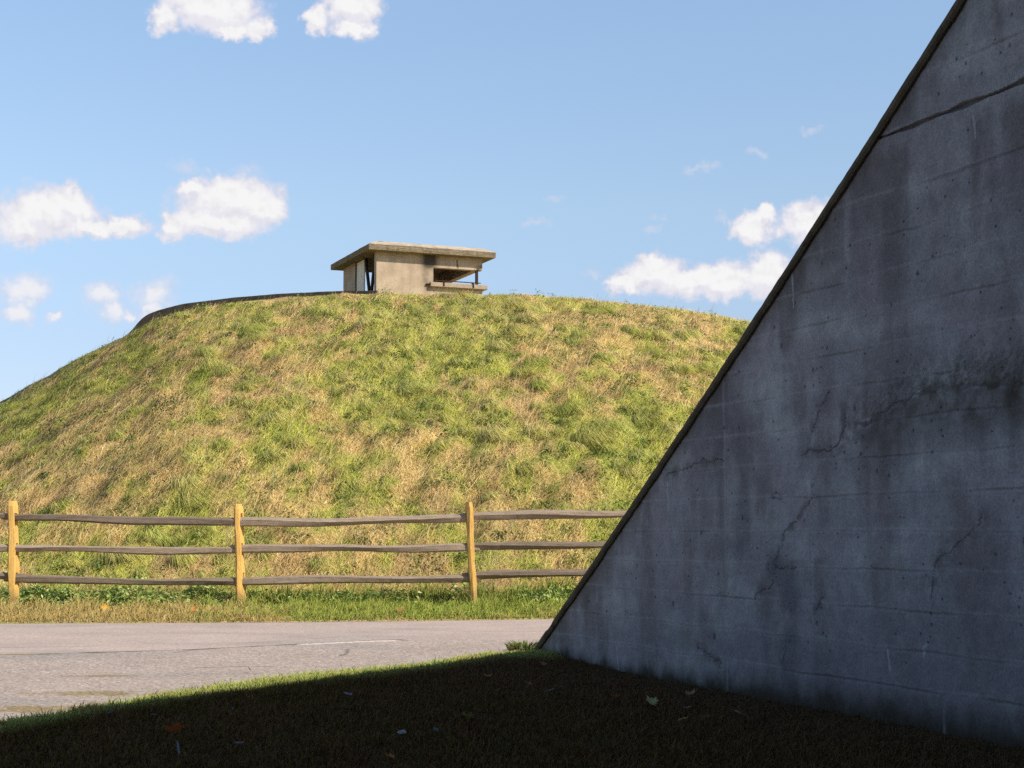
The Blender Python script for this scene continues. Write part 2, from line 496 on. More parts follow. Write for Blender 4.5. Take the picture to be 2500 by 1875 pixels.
# ----------------------------------------------------------------------------- ground, lawn, road, hill
def build_ground():
    s = np.concatenate([-np.geomspace(2500, 60, 14), np.linspace(-50, 50, 21), np.geomspace(60, 2500, 14)])
    X, Y = np.meshgrid(s, s + 20, indexing='ij')
    Z = np.full_like(X, -0.16)
    c = mix((.09, .10, .035), (.16, .13, .06), sstep(-.3, .3, fbm(X * .02, Y * .02, 3, 3)))
    o = grid_np('ground', np.stack([X, Y, Z], -1), M_TERR, None, c)
    tag(o, kind='structure')

    # lawn
    xs = np.concatenate([np.linspace(-30, -5.2, 40), np.linspace(-5, 4, 200), np.linspace(4.2, 30, 40)])
    ys = np.concatenate([np.linspace(-25, 5.5, 50), np.linspace(5.7, 16.6, 260)])
    X, Y = np.meshgrid(xs, ys, indexing='ij')
    Z = lawn_z(X, Y)
    d = near_edge(X) - Y
    c = mix((.075, .062, .026), (.11, .078, .040), sstep(-.3, .3, fbm(X * 1.2, Y * 1.2, 4, 31)))
    c = mix(c, np.broadcast_to((.20, .155, .09), c.shape), (1 - sstep(.0, .16, d)) * .9)
    tag(grid_np('lawn', np.stack([X, Y, Z], -1), M_TERR, None, c), kind='structure')

    # road
    xs = np.concatenate([np.linspace(-60, -8.2, 60), np.linspace(-8, 1.6, 330), np.linspace(1.8, 60, 60)])
    f = np.concatenate([np.linspace(-20, 8.6, 30), np.linspace(8.8, 21.3, 430), np.linspace(21.4, 24, 8)])
    X, Y = np.meshgrid(xs, f, indexing='ij')
    Z = road_z(X, Y) - .13 * (1 - sstep(-.55, -.12, Y - near_edge(X)))        # the asphalt ends under the lawn
    far = far_edge(X)
    seam_pts = [(-60, 13), (-8, 14.75), (-4.83, 15.24), (-4.47, 15.34), (-3.14, 15.88), (-2.45, 16.42), (-2.07, 16.68), (-1.75, 16.93), (-1.44, 17.12), (-1.2, 17.20), (-1.12, 17.12)]
    wob = 0.03 * fbm(X * 3, Y * 3, 3, 91)
    ds = polydist(X, Y + wob, seam_pts)
    seam_y = np.interp(X, [p[0] for p in seam_pts] + [1.5, 60], [p[1] for p in seam_pts] + [17.3, 19])
    smooth_side = sstep(-.15, .25, Y - seam_y + .25 * fbm(X * .8, Y * .8, 3, 93))
    base = mix((.455, .355, .285), (.505, .388, .315), smooth_side)
    base = mix(base, np.broadcast_to((.36, .315, .275), base.shape), sstep(0, .45, fbm(X * .45, Y * 1.4, 4, 95)) * .55)
    # dark open crack + pale strip below it
    br = sstep(-.25, .15, fbm(X * 4, Y * 1.0, 2, 97))
    base = mix(base, np.broadcast_to((.035, .030, .026), base.shape), (1 - sstep(.012, .050, ds)) * np.clip(.45 + .65 * br, 0, 1) * (X > -9))
    pale = polydist(X, Y, [(-2.12, 16.56), (-1.75, 16.83), (-1.45, 17.02), (-1.28, 17.07)])
    base = mix(base, np.broadcast_to((.72, .60, .50), base.shape), (1 - sstep(.06, .10, pale)) * .95)
    for pts, w in (([(-2.70, 13.80), (-2.4, 13.88), (-2.07, 13.93)], .02), ([(-1.62, 15.9), (-1.58, 15.45), (-1.60, 15.1)], .018),
                   ([(-3.1, 15.9), (-3.25, 15.5)], .015), ([(-6.4, 16.2), (-5.2, 16.1), (-4.2, 16.35)], .012),
                   ([(-1.0, 18.6), (0.2, 18.5), (1.4, 18.7)], .012), ([(-2.9, 16.6), (-1.9, 17.6)], .010)):
        dd = polydist(X, Y + wob, pts)
        base = mix(base, np.broadcast_to((.09, .078, .066), base.shape), (1 - sstep(w * .5, w * 1.6, dd)) * .7)
    # straw and moss caught in the cracks
    for cx, cy, rx, ry in ((-4.75, 15.27, .55, .07), (-3.35, 13.0, .34, .09), (-3.95, 15.45, .2, .05), (-3.0, 11.6, .5, .2), (-3.1, 10.6, .35, .25)):
        e = ((X - cx) / rx) ** 2 + ((Y - cy) / ry) ** 2 + 1.2 * fbm(X * 5, Y * 5, 3, 99)
        base = mix(base, np.broadcast_to((.30, .215, .085), base.shape), (1 - sstep(.3, 1.1, e)) * .8)
    # crumbs and grit along both margins
    dn = Y - near_edge(X)
    base = mix(base, np.broadcast_to((.24, .175, .11), base.shape), (1 - sstep(.0, .30, dn + .25 * fbm(X * 2.5, Y * 2.5, 3, 101))) * .75)
    base = mix(base, np.broadcast_to((.13, .10, .07), base.shape), (1 - sstep(.0, .12, far - Y)) * .8)
    o = grid_np('road', np.stack([X, Y, Z], -1), M_ROAD, None, base)
    at = o.data.attributes.new('rough_patch', 'FLOAT', 'POINT')
    at.data.foreach_set('value', (.85 - .5 * smooth_side).astype(np.float32).ravel())
    tag(o, kind='structure')

    # mound with the verge in front of it
    ks = np.concatenate([np.linspace(-.9, -.37, 60)[:-1], np.linspace(-.37, .19, 620), np.linspace(.19, .9, 70)[1:]])
    ys = np.concatenate([np.linspace(19.2, 24, 160)[:-1], np.linspace(24, 43.6, 420), np.linspace(43.8, 100, 70)])
    K, Y = np.meshgrid(ks, ys, indexing='ij')
    X = K * Y
    Z = hill_z(X, Y)
    g = sstep(-.3, .3, greenness(X, Y))
    c = mix((.56, .40, .17), (.44, .41, .11), g)
    c = mix(c, np.broadcast_to((.40, .28, .16), c.shape), sstep(.18, .42, fbm(X * 1.3, Y * .9, 4, 83)) * .6)
    c = mix(c, np.broadcast_to((.075, .052, .032), c.shape), np.exp(-((Y - 22.38) / .20) ** 2) * .92)  # fence shadow painted into the soil colour as a dark band
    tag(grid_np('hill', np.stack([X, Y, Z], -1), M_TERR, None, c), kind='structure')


build_ground()

# ----------------------------------------------------------------------------- bunker portal: wing wall, coping, added front wall
WA = R(21.3)
WE = np.array([0.2, 15.6])
WD = np.array([math.sin(WA), -math.cos(WA)])          # along the wall, towards the camera
WN = np.array([-math.cos(WA), -math.sin(WA)])         # out of the visible face
WTOP = 8.3
TF = 16.2


def wedge(t):
    t = np.asarray(t, float)
    h = 0.603 * t + 0.0048 * t * t
    return np.minimum(h, WTOP)


def wpt(t, h, o=0.0):
    return (WE[0] + WD[0] * t + WN[0] * o, WE[1] + WD[1] * t + WN[1] * o, h)


CRACKS = {
    'A': [(7.9, 1.95), (7.267, 1.977), (7.103, 1.998), (6.911, 1.988), (6.574, 2.009), (6.384, 2.018), (6.261, 1.991), (6.083, 1.945), (5.953, 1.917), (5.765, 1.868), (5.599, 1.847)],
    'L1': [(5.462, 1.943), (5.487, 1.846), (5.368, 1.734), (5.13, 1.697), (4.946, 1.689)],
    'L2': [(5.307, 2.084), (5.17, 1.98), (5.09, 1.871), (5.055, 1.709)],
    'C1': [(5.078, 1.495), (5.059, 1.381), (4.87, 1.252), (4.675, 1.136), (4.589, 1.018), (4.553, 0.899), (4.699, 0.885), (4.843, 0.913)],
    'C1b': [(4.569, 0.882), (4.533, 0.797), (4.364, 0.741), (4.26, 0.668)],
    'D': [(6.879, 1.249), (6.788, 1.166), (6.697, 1.111), (6.557, 1.039), (6.415, 0.98), (6.388, 0.908), (6.37, 0.764)],
    'E': [(5.187, 0.704), (5.095, 0.636), (5.049, 0.586)],
    'F': [(3.403, 0.286), (3.519, 0.239), (3.708, 0.19), (3.763, 0.167), (3.685, 0.036)],
    'G': [(4.686, 0.435), (4.715, 0.338), (4.664, 0.252)],
    'H': [(4.551, 1.391), (4.666, 1.389)],
    'I': [(2.898, 1.617), (3.275, 1.68), (3.857, 1.694)],
}
SEAMS = [0.20, 0.43, 0.67, 0.913, 1.152, 1.39, 1.623, 1.86, 2.10, 2.33, 2.56, 2.795, 3.03, 3.29, 3.67, 3.95, 4.2, 4.45]


def build_portal():
    root = empty('bunker_portal', (WE[0], WE[1], 0))
    tag(root, 'dark weathered concrete wing wall with sloping top in shadow on the right', 'concrete wall')
    off = np.array([WE[0], WE[1], 0.0])
    ts = np.concatenate([np.linspace(0.0, 8.2, 760), np.linspace(8.22, TF + .45, 300)])
    fs = np.linspace(0, 1, 620)
    T, F = np.meshgrid(ts, fs, indexing='ij')
    top = wedge(T) - 0.02
    Hh = -0.25 + F * (top + 0.25)
    # base tones
    n1 = fbm(T * .9, Hh * 1.1, 4, 111)
    n2 = fbm(T * 2.6, Hh * .55, 4, 115)           # vertical streaks
    n3 = fbm(T * .7, Hh * 3.5, 4, 119)            # along the boards
    cool, blue, brown = (.245, .245, .258), (.340, .352, .352), (.165, .148, .150)
    c = mix(cool, blue, sstep(-.15, .35, n1 * .7 + n3 * .6))
    c = mix(c, np.broadcast_to((.262, .232, .252), c.shape), sstep(-.05, .35, fbm(T * 1.7, Hh * 1.7, 4, 121)) * .7)
    c = mix(c, np.broadcast_to(brown, c.shape), sstep(-.08, .38, n2 * .8 + .35 * fbm(T * 2, Hh * 2, 3, 123)) * .85)
    c = mix(c, np.broadcast_to((.100, .092, .096), c.shape), sstep(.12, .5, fbm(T * 1.3, Hh * .45, 4, 127)) * .6)
    # brown lime wash stains hanging below the strong pour joint
    hang = sstep(0, .15, 3.67 - Hh) * (1 - sstep(.3, 1.3, 3.67 - Hh)) * sstep(-.05, .3, fbm(T * 3.2, Hh * .2, 3, 131) + .15)
    c = mix(c, np.broadcast_to((.095, .080, .074), c.shape), hang * .6)
    # blocked sky light put into the colour at lower right; bottom splash zone mossy
    c = mix(c, np.broadcast_to((.145, .142, .165), c.shape), (1 - sstep(.1, 1.3, Hh)) * sstep(1.5, 5.5, T) * .7)
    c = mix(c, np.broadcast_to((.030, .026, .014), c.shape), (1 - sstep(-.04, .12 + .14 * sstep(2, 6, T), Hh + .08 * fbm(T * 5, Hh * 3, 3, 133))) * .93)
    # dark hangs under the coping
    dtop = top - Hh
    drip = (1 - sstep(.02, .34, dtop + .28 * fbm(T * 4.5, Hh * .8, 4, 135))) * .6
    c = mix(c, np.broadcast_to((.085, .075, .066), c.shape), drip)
    disp = 0.004 * n3 + 0.003 * fbm(T * 14, Hh * 14, 3, 139)
    # board marks: alternating board tone and fine lips
    for i, s in enumerate(SEAMS):
        w = Hh + .010 * pnoise(T * 1.6, i * 3.7, 141) + .004 * pnoise(T * 9, i * 1.7, 143)
        d = np.abs(w - s)
        pres = sstep(-.05, .40, fbm(T * .9, np.full_like(T, i * 5.3), 3, 145))
        c = mix(c, np.broadcast_to((.095, .090, .092), c.shape), (1 - sstep(.003, .010, d)) * pres * .34)
        c = mix(c, np.broadcast_to((.33, .345, .36), c.shape), (1 - sstep(.004, .02, np.abs(w - s - .016))) * (1 - pres) * .28)
        disp = disp - .006 * (1 - sstep(.002, .014, d)) * (0.3 + .7 * pres)
        band = (Hh > s) & (Hh < s + .24)
        c = c * (1 + (0.05 * math.sin(i * 12.9)) * band)[..., None]
    for tv in (1.9, 3.85, 5.05, 6.47):             # vertical form joints
        d = np.abs(T - tv - .012 * pnoise(T * 0, Hh * 3, int(tv * 10)))
        pres = sstep(-.1, .3, fbm(Hh * .8, np.full_like(T, tv), 2, 147))
        c = mix(c, np.broadcast_to((.32, .34, .36), c.shape), (1 - sstep(.004, .018, d)) * pres * .4)
    # the strong open pour joint
    w = Hh - 3.67 - .012 * fbm(T * 2.5, 0 * T, 3, 151)
    jw = .005 + .015 * sstep(-.15, .5, fbm(T * 2.1, 0 * T, 3, 153))
    J = 1 - sstep(jw * .5, jw * 1.5, np.abs(w))
    c = mix(c, np.broadcast_to((.040, .033, .020), c.shape), J * .72)
    disp = disp - .02 * J
    w = Hh - 3.29
    J = (1 - sstep(.006, .02, np.abs(w + .01 * fbm(T * 3, 0 * T, 2, 155)))) * sstep(6.2, 6.6, T)
    c = mix(c, np.broadcast_to((.09, .085, .09), c.shape), J * .45)
    wobx = .055 * fbm(T * 5, Hh * 5, 4, 157, .65); woby = .055 * fbm(T * 5, Hh * 5, 4, 161, .65)
    width = {'A': .050, 'L1': .012, 'L2': .010, 'C1': .008, 'C1b': .010, 'D': .014, 'E': .012, 'F': .010, 'G': .016, 'H': .012, 'I': .012}
    for kk, pts in CRACKS.items():
        d = polydist(T + wobx, Hh + woby, pts)
        wd = width[kk]
        wv = wd * (.25 + .75 * sstep(-.2, .4, fbm(T * 6, Hh * 6, 3, 159)))
        m = 1 - sstep(wv * .25, wv * 1.0, d)
        c = mix(c, np.broadcast_to((.035, .031, .028), c.shape), m * .62)
        disp = disp - .005 * m
        halo = (1 - sstep(wd, wd * 7, d)) * sstep(-.1, .35, fbm(T * 9, Hh * 9, 3, 163) + .1)
        c = mix(c, np.broadcast_to((.10, .092, .09), c.shape), halo * .65)
    # mossy spall hanging from the long crack: dark wash below, rough patch above
    da = np.interp(T, [p[0] for p in CRACKS['A']][::-1], [p[1] for p in CRACKS['A']][::-1]) - Hh
    inA = sstep(5.45, 6.05, T + .25 * fbm(T * 3, Hh * 3, 3, 160))
    wash = inA * sstep(0, .02, da) * (1 - sstep(.08, .55, da + .25 * fbm(T * 6, Hh * .6, 3, 165)))
    c = mix(c, np.broadcast_to((.060, .054, .046), c.shape), wash * .5)
    c = mix(c, np.broadcast_to((.050, .042, .028), c.shape), sstep(6.0, 7.2, T) * np.exp(-((da - .02) / .16) ** 2) * sstep(-.25, .25, fbm(T * 5, Hh * 5, 3, 166)) * .85)
    rough = inA * sstep(0, .02, -da) * (1 - sstep(.08, .30, -da + .15 * fbm(T * 4, Hh * 4, 3, 167)))
    c = mix(c, np.broadcast_to((.13, .13, .12), c.shape), rough * .4)
    disp = disp + rough * .012 * fbm(T * 25, Hh * 25, 3, 169)
    dd = polydist(T, Hh, [(4.55, .9), (4.72, .80), (4.74, .70)])
    c = mix(c, np.broadcast_to((.06, .058, .065), c.shape), (1 - sstep(.02, .20, dd + .10 * n2 + .06 * fbm(T * 8, Hh * 8, 3, 168))) * .55)
    dd = polydist(T, Hh, [(4.75, .43), (4.73, .30), (4.70, .12)])
    c = mix(c, np.broadcast_to((.07, .066, .075), c.shape), (1 - sstep(.02, .16, dd + .10 * n2)) * .45)
    # lime runs
    for pts in ([(1.916, .169), (1.935, .08), (1.952, -.02)], [(5.91, .42), (5.92, .345), (5.93, .30)], [(6.323, .482), (6.279, .458), (6.284, .408)],
                [(4.85, 2.95), (4.86, 2.72)], [(2.9, 1.55), (2.91, 1.33)], [(6.9, 3.58), (6.905, 3.45)]):
        d = polydist(T + .4 * wobx, Hh, pts)
        c = mix(c, np.broadcast_to((.46, .48, .52), c.shape), (1 - sstep(.003, .013, d)) * .55)
    # blow-holes
    hr = np.random.default_rng(3)
    for _ in range(560):
        t0 = hr.uniform(1.2, 8); h0 = hr.uniform(.3, 4.6)
        if h0 > .6 * t0: continue
        r = hr.choice([.004, .006, .009, .013], p=[.62, .28, .08, .02])
        i0, i1 = np.searchsorted(ts, (t0 - .05, t0 + .05))
        sub = np.hypot(T[i0:i1] - t0, (Hh[i0:i1] - h0) * hr.uniform(.5, 1))
        m = 1 - sstep(r * .5, r * 1.5, sub)
        c[i0:i1] = mix(c[i0:i1], np.broadcast_to((.04, .04, .042), c[i0:i1].shape), m * .7)
        disp[i0:i1] -= .008 * m
    # weathering has evened the tones out a little
    body = sstep(.045, .13, c.mean(-1))
    c = mix(c, c * .85 + np.array((.235, .232, .238)) * .22, body * .5)
    P = np.stack([WD[0] * T + WN[0] * disp, WD[1] * T + WN[1] * disp, Hh], -1)
    # front face, then back face and ends welded on as plain strips
    A, B = T.shape
    idx = np.arange(A * B).reshape(A, B)
    q = np.stack([idx[:-1, :-1], idx[1:, :-1], idx[1:, 1:], idx[:-1, 1:]], -1).reshape(-1, 4)[:, ::-1]
    bk = P[:, [0, -1]].copy()
    bk[..., 0] -= WN[0] * .5; bk[..., 1] -= WN[1] * .5
    nb = A * B
    bi = nb + np.arange(A * 2).reshape(A, 2)
    q2 = np.stack([bi[:-1, 0], bi[1:, 0], bi[1:, 1], bi[:-1, 1]], -1)
    q3 = np.stack([idx[:-1, -1], bi[:-1, 1], bi[1:, 1], idx[1:, -1]], -1)
    Q = np.concatenate([q, q2, q3, [[idx[0, 0], bi[0, 0], bi[0, 1], idx[0, -1]]]])
    V = np.concatenate([P.reshape(-1, 3), bk.reshape(-1, 3)])
    CC = np.concatenate([c.reshape(-1, 3), np.full((A * 2, 3), .10)])
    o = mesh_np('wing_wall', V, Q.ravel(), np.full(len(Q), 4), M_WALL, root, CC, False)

    # coping lip along the sloping edge: ragged lower edge
    tt = np.concatenate([np.linspace(-.07, 8.2, 520), np.linspace(8.3, TF + .45, 40)])
    e = wedge(np.maximum(tt, 0)) + np.where(tt < 0, .603 * tt, 0)
    nz = .006 * fbm(tt * 3, 0 * tt, 4, 171) + .004 * fbm(tt * 14, 0 * tt, 3, 173)
    chip = .018 * sstep(.25, .5, fbm(tt * 1.6, 0 * tt, 3, 175))
    ragged = .014 * fbm(tt * 6, 0 * tt, 4, 177) + .020 * np.maximum(0, fbm(tt * 1.9, 0 * tt, 3, 179))
    lo = e - .078 - ragged
    hi = e + nz - chip
    prof = [(-.52, lo - .02), (-.52, hi - .01), (-.02, hi), (.028, hi - .012), (.040, hi - .035), (.036, lo + .02), (.022, lo), (-.01, lo - .004)]
    P = np.stack([np.stack([WD[0] * tt + WN[0] * o_, WD[1] * tt + WN[1] * o_, z_], -1) for o_, z_ in prof], 1)
    P = np.concatenate([P, P[:, :1]], 1)
    A, B = P.shape[:2]
    # perturb the face a little
    P[:, 3:7, 2] += .004 * pnoise(tt[:, None] * 11, np.arange(4)[None] * 3.1, 181)
    co = grid_np('coping', P, M_COPE, root, None, False)
    bm = bmesh.new(); bm.from_mesh(co.data)
    ends = [[v for v in bm.verts if abs(v.co.x - WD[0] * tt[k] - 0) < 1 and abs((v.co.x * WD[0] + v.co.y * WD[1]) - tt[k]) < 1e-4] for k in (0,)]
    bmesh.ops.holes_fill(bm, edges=[ed for ed in bm.edges if ed.is_boundary], sides=12)
    bmesh.ops.recalc_face_normals(bm, faces=bm.faces)
    bm.to_mesh(co.data); bm.free()

    # unseen front wall, square to the wing wall, added to block sky light
    bm = bmesh.new()
    M = Matrix(((WN[0], -WD[0], 0, 0), (WN[1], -WD[1], 0, 0), (0, 0, 1, 0), (0, 0, 0, 1)))
    for x0, x1, z0, z1 in ((.001, 2.2, -.2, WTOP), (2.2, 5.0, 3.6, WTOP), (5.0, 13.0, -.2, WTOP)):
        bm_box(bm, x0, x1, -TF - .5, -TF, z0, z1, M)
    bm_obj('added_front_wall', bm, mat_concrete('added_front_wall_concrete', (.11, .115, .125), (.15, .155, .165), 3.0), root)
    return root


build_portal()


def build_embankment():
    """earth retained behind the wing wall"""
    u = np.concatenate([np.linspace(-.4, 8, 60), np.linspace(8.5, 30, 30)])       # along the wall towards the camera
    w = np.concatenate([np.linspace(.46, 6, 30), np.linspace(6.5, 40, 40)])       # away from the wall
    U, W_ = np.meshgrid(u, w, indexing='ij')
    Z = np.minimum(.60 * np.maximum(U, 0), WTOP - .1) * (1 - sstep(10, 38, W_)) - .12 + .06 * fbm(U, W_, 3, 191) * sstep(0, 1, U)
    Z = np.where(W_ < .6, Z - .06, Z)
    X = WE[0] + WD[0] * U - WN[0] * W_
    Y = WE[1] + WD[1] * U - WN[1] * W_
    c = mix((.10, .11, .035), (.20, .155, .07), sstep(-.3, .3, fbm(X * .5, Y * .5, 3, 193)))
    tag(grid_np('embankment', np.stack([X, Y, Z], -1), M_TERR, None, c, flip=True), kind='structure')


build_embankment()


# ----------------------------------------------------------------------------- split rail fence
def build_fence():
    FY = 22.0
    base = np.array([(-9.85, .13, .03), (-6.795, .124, -.067), (-3.697, .124, -.067), (-.526, .150, -.070), (2.55, .16, .02)])
    tops = [1.58, 1.585, 1.545, 1.57, 1.58]
    root = empty('split_rail_fence', (base[2][0], FY, .12))
    tag(root, 'three rail split timber fence with yellow pine posts along the foot of the grassy mound', 'fence')
    ro = Vector(root.location)
    slots = [(.30 + .0, .50), (.70, .90), (1.10, 1.31)]
    yaw = [R(-12), R(-15), R(-17), R(8), R(-10)]
    for i, ((bx, bz, lean), zt) in enumerate(zip(base, tops)):
        rr = random.Random(40 + i)
        bm = bmesh.new()
        hw = .047 if i != 2 else .043
        zs = [-.25]
        for s0, s1 in slots: zs += [s0 + .02, s1 - .02]
        H = zt - bz
        zs += [H - .07, H]
        ysl = [-.060, -.027, .027, .060]
        xs = [-hw, -.008 if i != 1 else -.02, hw]
        # subdivide long stretches
        z2 = [zs[0]]
        for a, b in zip(zs[:-1], zs[1:]):
            n = max(1, int((b - a) / .11))
            z2 += [a + (b - a) * (j + 1) / n for j in range(n)]
        def in_slot(a, b): return any(a >= s0 + .019 and b <= s1 - .019 for s0, s1 in slots)
        vert = {}
        def V(ix, iy, iz):
            key = (ix, iy, iz)
            if key not in vert:
                x, y, z = xs[ix], ysl[iy], z2[iz]
                if iy == 0: y -= .028 * (ix == 1) - .0
                tp = max(0, (z - (H - .075)) / .075)
                if ix != 1: x *= 1 - .30 * tp
                if iy in (0, 3): y *= 1 - .22 * tp
                x += .007 * math.sin(z * 6 + iy + i * 2) + .004 * math.sin(z * 17 + ix * 2 + i) ; y += .006 * math.sin(z * 5 + ix * 1.3 + i)
                x += rr.uniform(-.0025, .0025); y += rr.uniform(-.0025, .0025)
                vert[key] = bm.verts.new((x, y, z))
            return vert[key]
        nz = len(z2) - 1
        solid = lambda ix, iy, iz: 0 <= ix < 2 and 0 <= iy < 3 and 0 <= iz < nz and not (iy == 1 and in_slot(z2[iz], z2[iz + 1]))
        for ix in range(2):
            for iy in range(3):
                for iz in range(nz):
                    if not solid(ix, iy, iz): continue
                    for (dx, dy, dz), q in {(-1, 0, 0): [(0, 0, 0), (0, 0, 1), (0, 1, 1), (0, 1, 0)], (1, 0, 0): [(1, 0, 0), (1, 1, 0), (1, 1, 1), (1, 0, 1)],
                                            (0, -1, 0): [(0, 0, 0), (1, 0, 0), (1, 0, 1), (0, 0, 1)], (0, 1, 0): [(0, 1, 0), (0, 1, 1), (1, 1, 1), (1, 1, 0)],
                                            (0, 0, -1): [(0, 0, 0), (0, 1, 0), (1, 1, 0), (1, 0, 0)], (0, 0, 1): [(0, 0, 1), (1, 0, 1), (1, 1, 1), (0, 1, 1)]}.items():
                        if solid(ix + dx, iy + dy, iz + dz): continue
                        bm.faces.new([V(ix + a, iy + b, iz + c_) for a, b, c_ in q])
        # lean: shear with height
        for v in bm.verts: v.co.x += lean * max(v.co.z, -.2) / 1.45
        p = bm_obj('post', bm, M_POST, root)
        p.location = Vector((bx, FY, bz)) - ro
        p.rotation_euler = (0, 0, yaw[i])
        bv = p.modifiers.new('bev', 'BEVEL'); bv.width = .006; bv.segments = 2; bv.limit_method = 'ANGLE'; bv.angle_limit = R(40)
    # rails: z at left and right end, roll
    px = lambda i, z: base[i][0] + base[i][2] * (z / 1.45)
    spans = [  # (post index, [(z left, z right, roll, sag)])
        (0, [(1.36, 1.37, -.35, .01), (.95, .945, -.3, 0), (.56, .555, -.2, .0)]),
        (1, [(1.372, 1.307, -.38, -.015), (.940, .905, -.30, -.01), (.535, .478, -.22, -.012)]),
        (2, [(1.292, 1.352, .05, -.012), (.930, .950, -.28, 0), (.500, .528, -.32, -.008)]),
        (3, [(1.372, 1.44, .28, .0), (.972, 1.00, .30, .0), (.548, .60, .40, .035)]),
    ]
    for si, (i, rails) in enumerate(spans):
        for ri, (z0, z1, roll, sag) in enumerate(rails):
            rr = random.Random(100 + si * 7 + ri)
            x0 = px(i, z0) - .13; x1 = px(i + 1, z1) + .13
            q = [rr.uniform(0, 6.28) for _ in range(6)]; fr = [rr.uniform(4, 8), rr.uniform(9, 15), rr.uniform(3, 6), rr.uniform(5, 9)]; th_ = rr.uniform(.86, 1.12)
            bm = bmesh.new()
            n = 44
            rings = []
            for j in range(n + 1):
                f = j / n
                x = x0 + (x1 - x0) * f
                z = z0 + (z1 - z0) * f + sag * math.sin(math.pi * f) + .012 * math.sin(f * fr[0] + q[0]) * math.sin(math.pi * f) + .005 * math.sin(f * fr[1] + q[1])
                yo = (.0 + .014 * (1 if (ri + si) % 2 else -1)) * (1 - 2 * f) + .022 * math.sin(f * fr[2] + q[2]) * math.sin(math.pi * f)
                taper = min(1, min(f, 1 - f) / .11)
                taper = .42 + .58 * (taper * taper * (3 - 2 * taper))
                hz = (.055 * th_ + .009 * math.sin(f * fr[3] + q[3])) * (.78 + .22 * taper)
                hy = .054 * taper
                tw = roll * (.35 + .65 * min(1, min(f, 1 - f) / .2)) + .26 * math.sin(f * fr[0] * .8 + q[4])
                sec = [(-1.0, .20), (-.55, .80), (.15, 1.0), (.90, .55), (.80, -.45), (.10, -1.0), (-.42, -.82)]
                ring = []
                for (a, b) in sec:
                    yy, zz = a * hy, b * hz
                    y2 = yy * math.cos(tw) - zz * math.sin(tw); zz2 = yy * math.sin(tw) + zz * math.cos(tw)
                    ring.append(bm.verts.new((x + rr.uniform(-.003, .003), y2 + yo + rr.uniform(-.0025, .0025), z + zz2 + rr.uniform(-.0025, .0025))))
                rings.append(ring)
            S = len(rings[0])
            for a, b in zip(rings[:-1], rings[1:]):
                for k in range(S):
                    bm.faces.new((a[k], b[k], b[(k + 1) % S], a[(k + 1) % S]))
            bm.faces.new(rings[0]); bm.faces.new(rings[-1][::-1])
            xm = (x0 + x1) / 2
            for v in bm.verts: v.co.x -= xm
            r_ = bm_obj('rail', bm, M_RAIL, root)
            r_.location = Vector((xm, FY, 0)) - ro
    return root


build_fence()


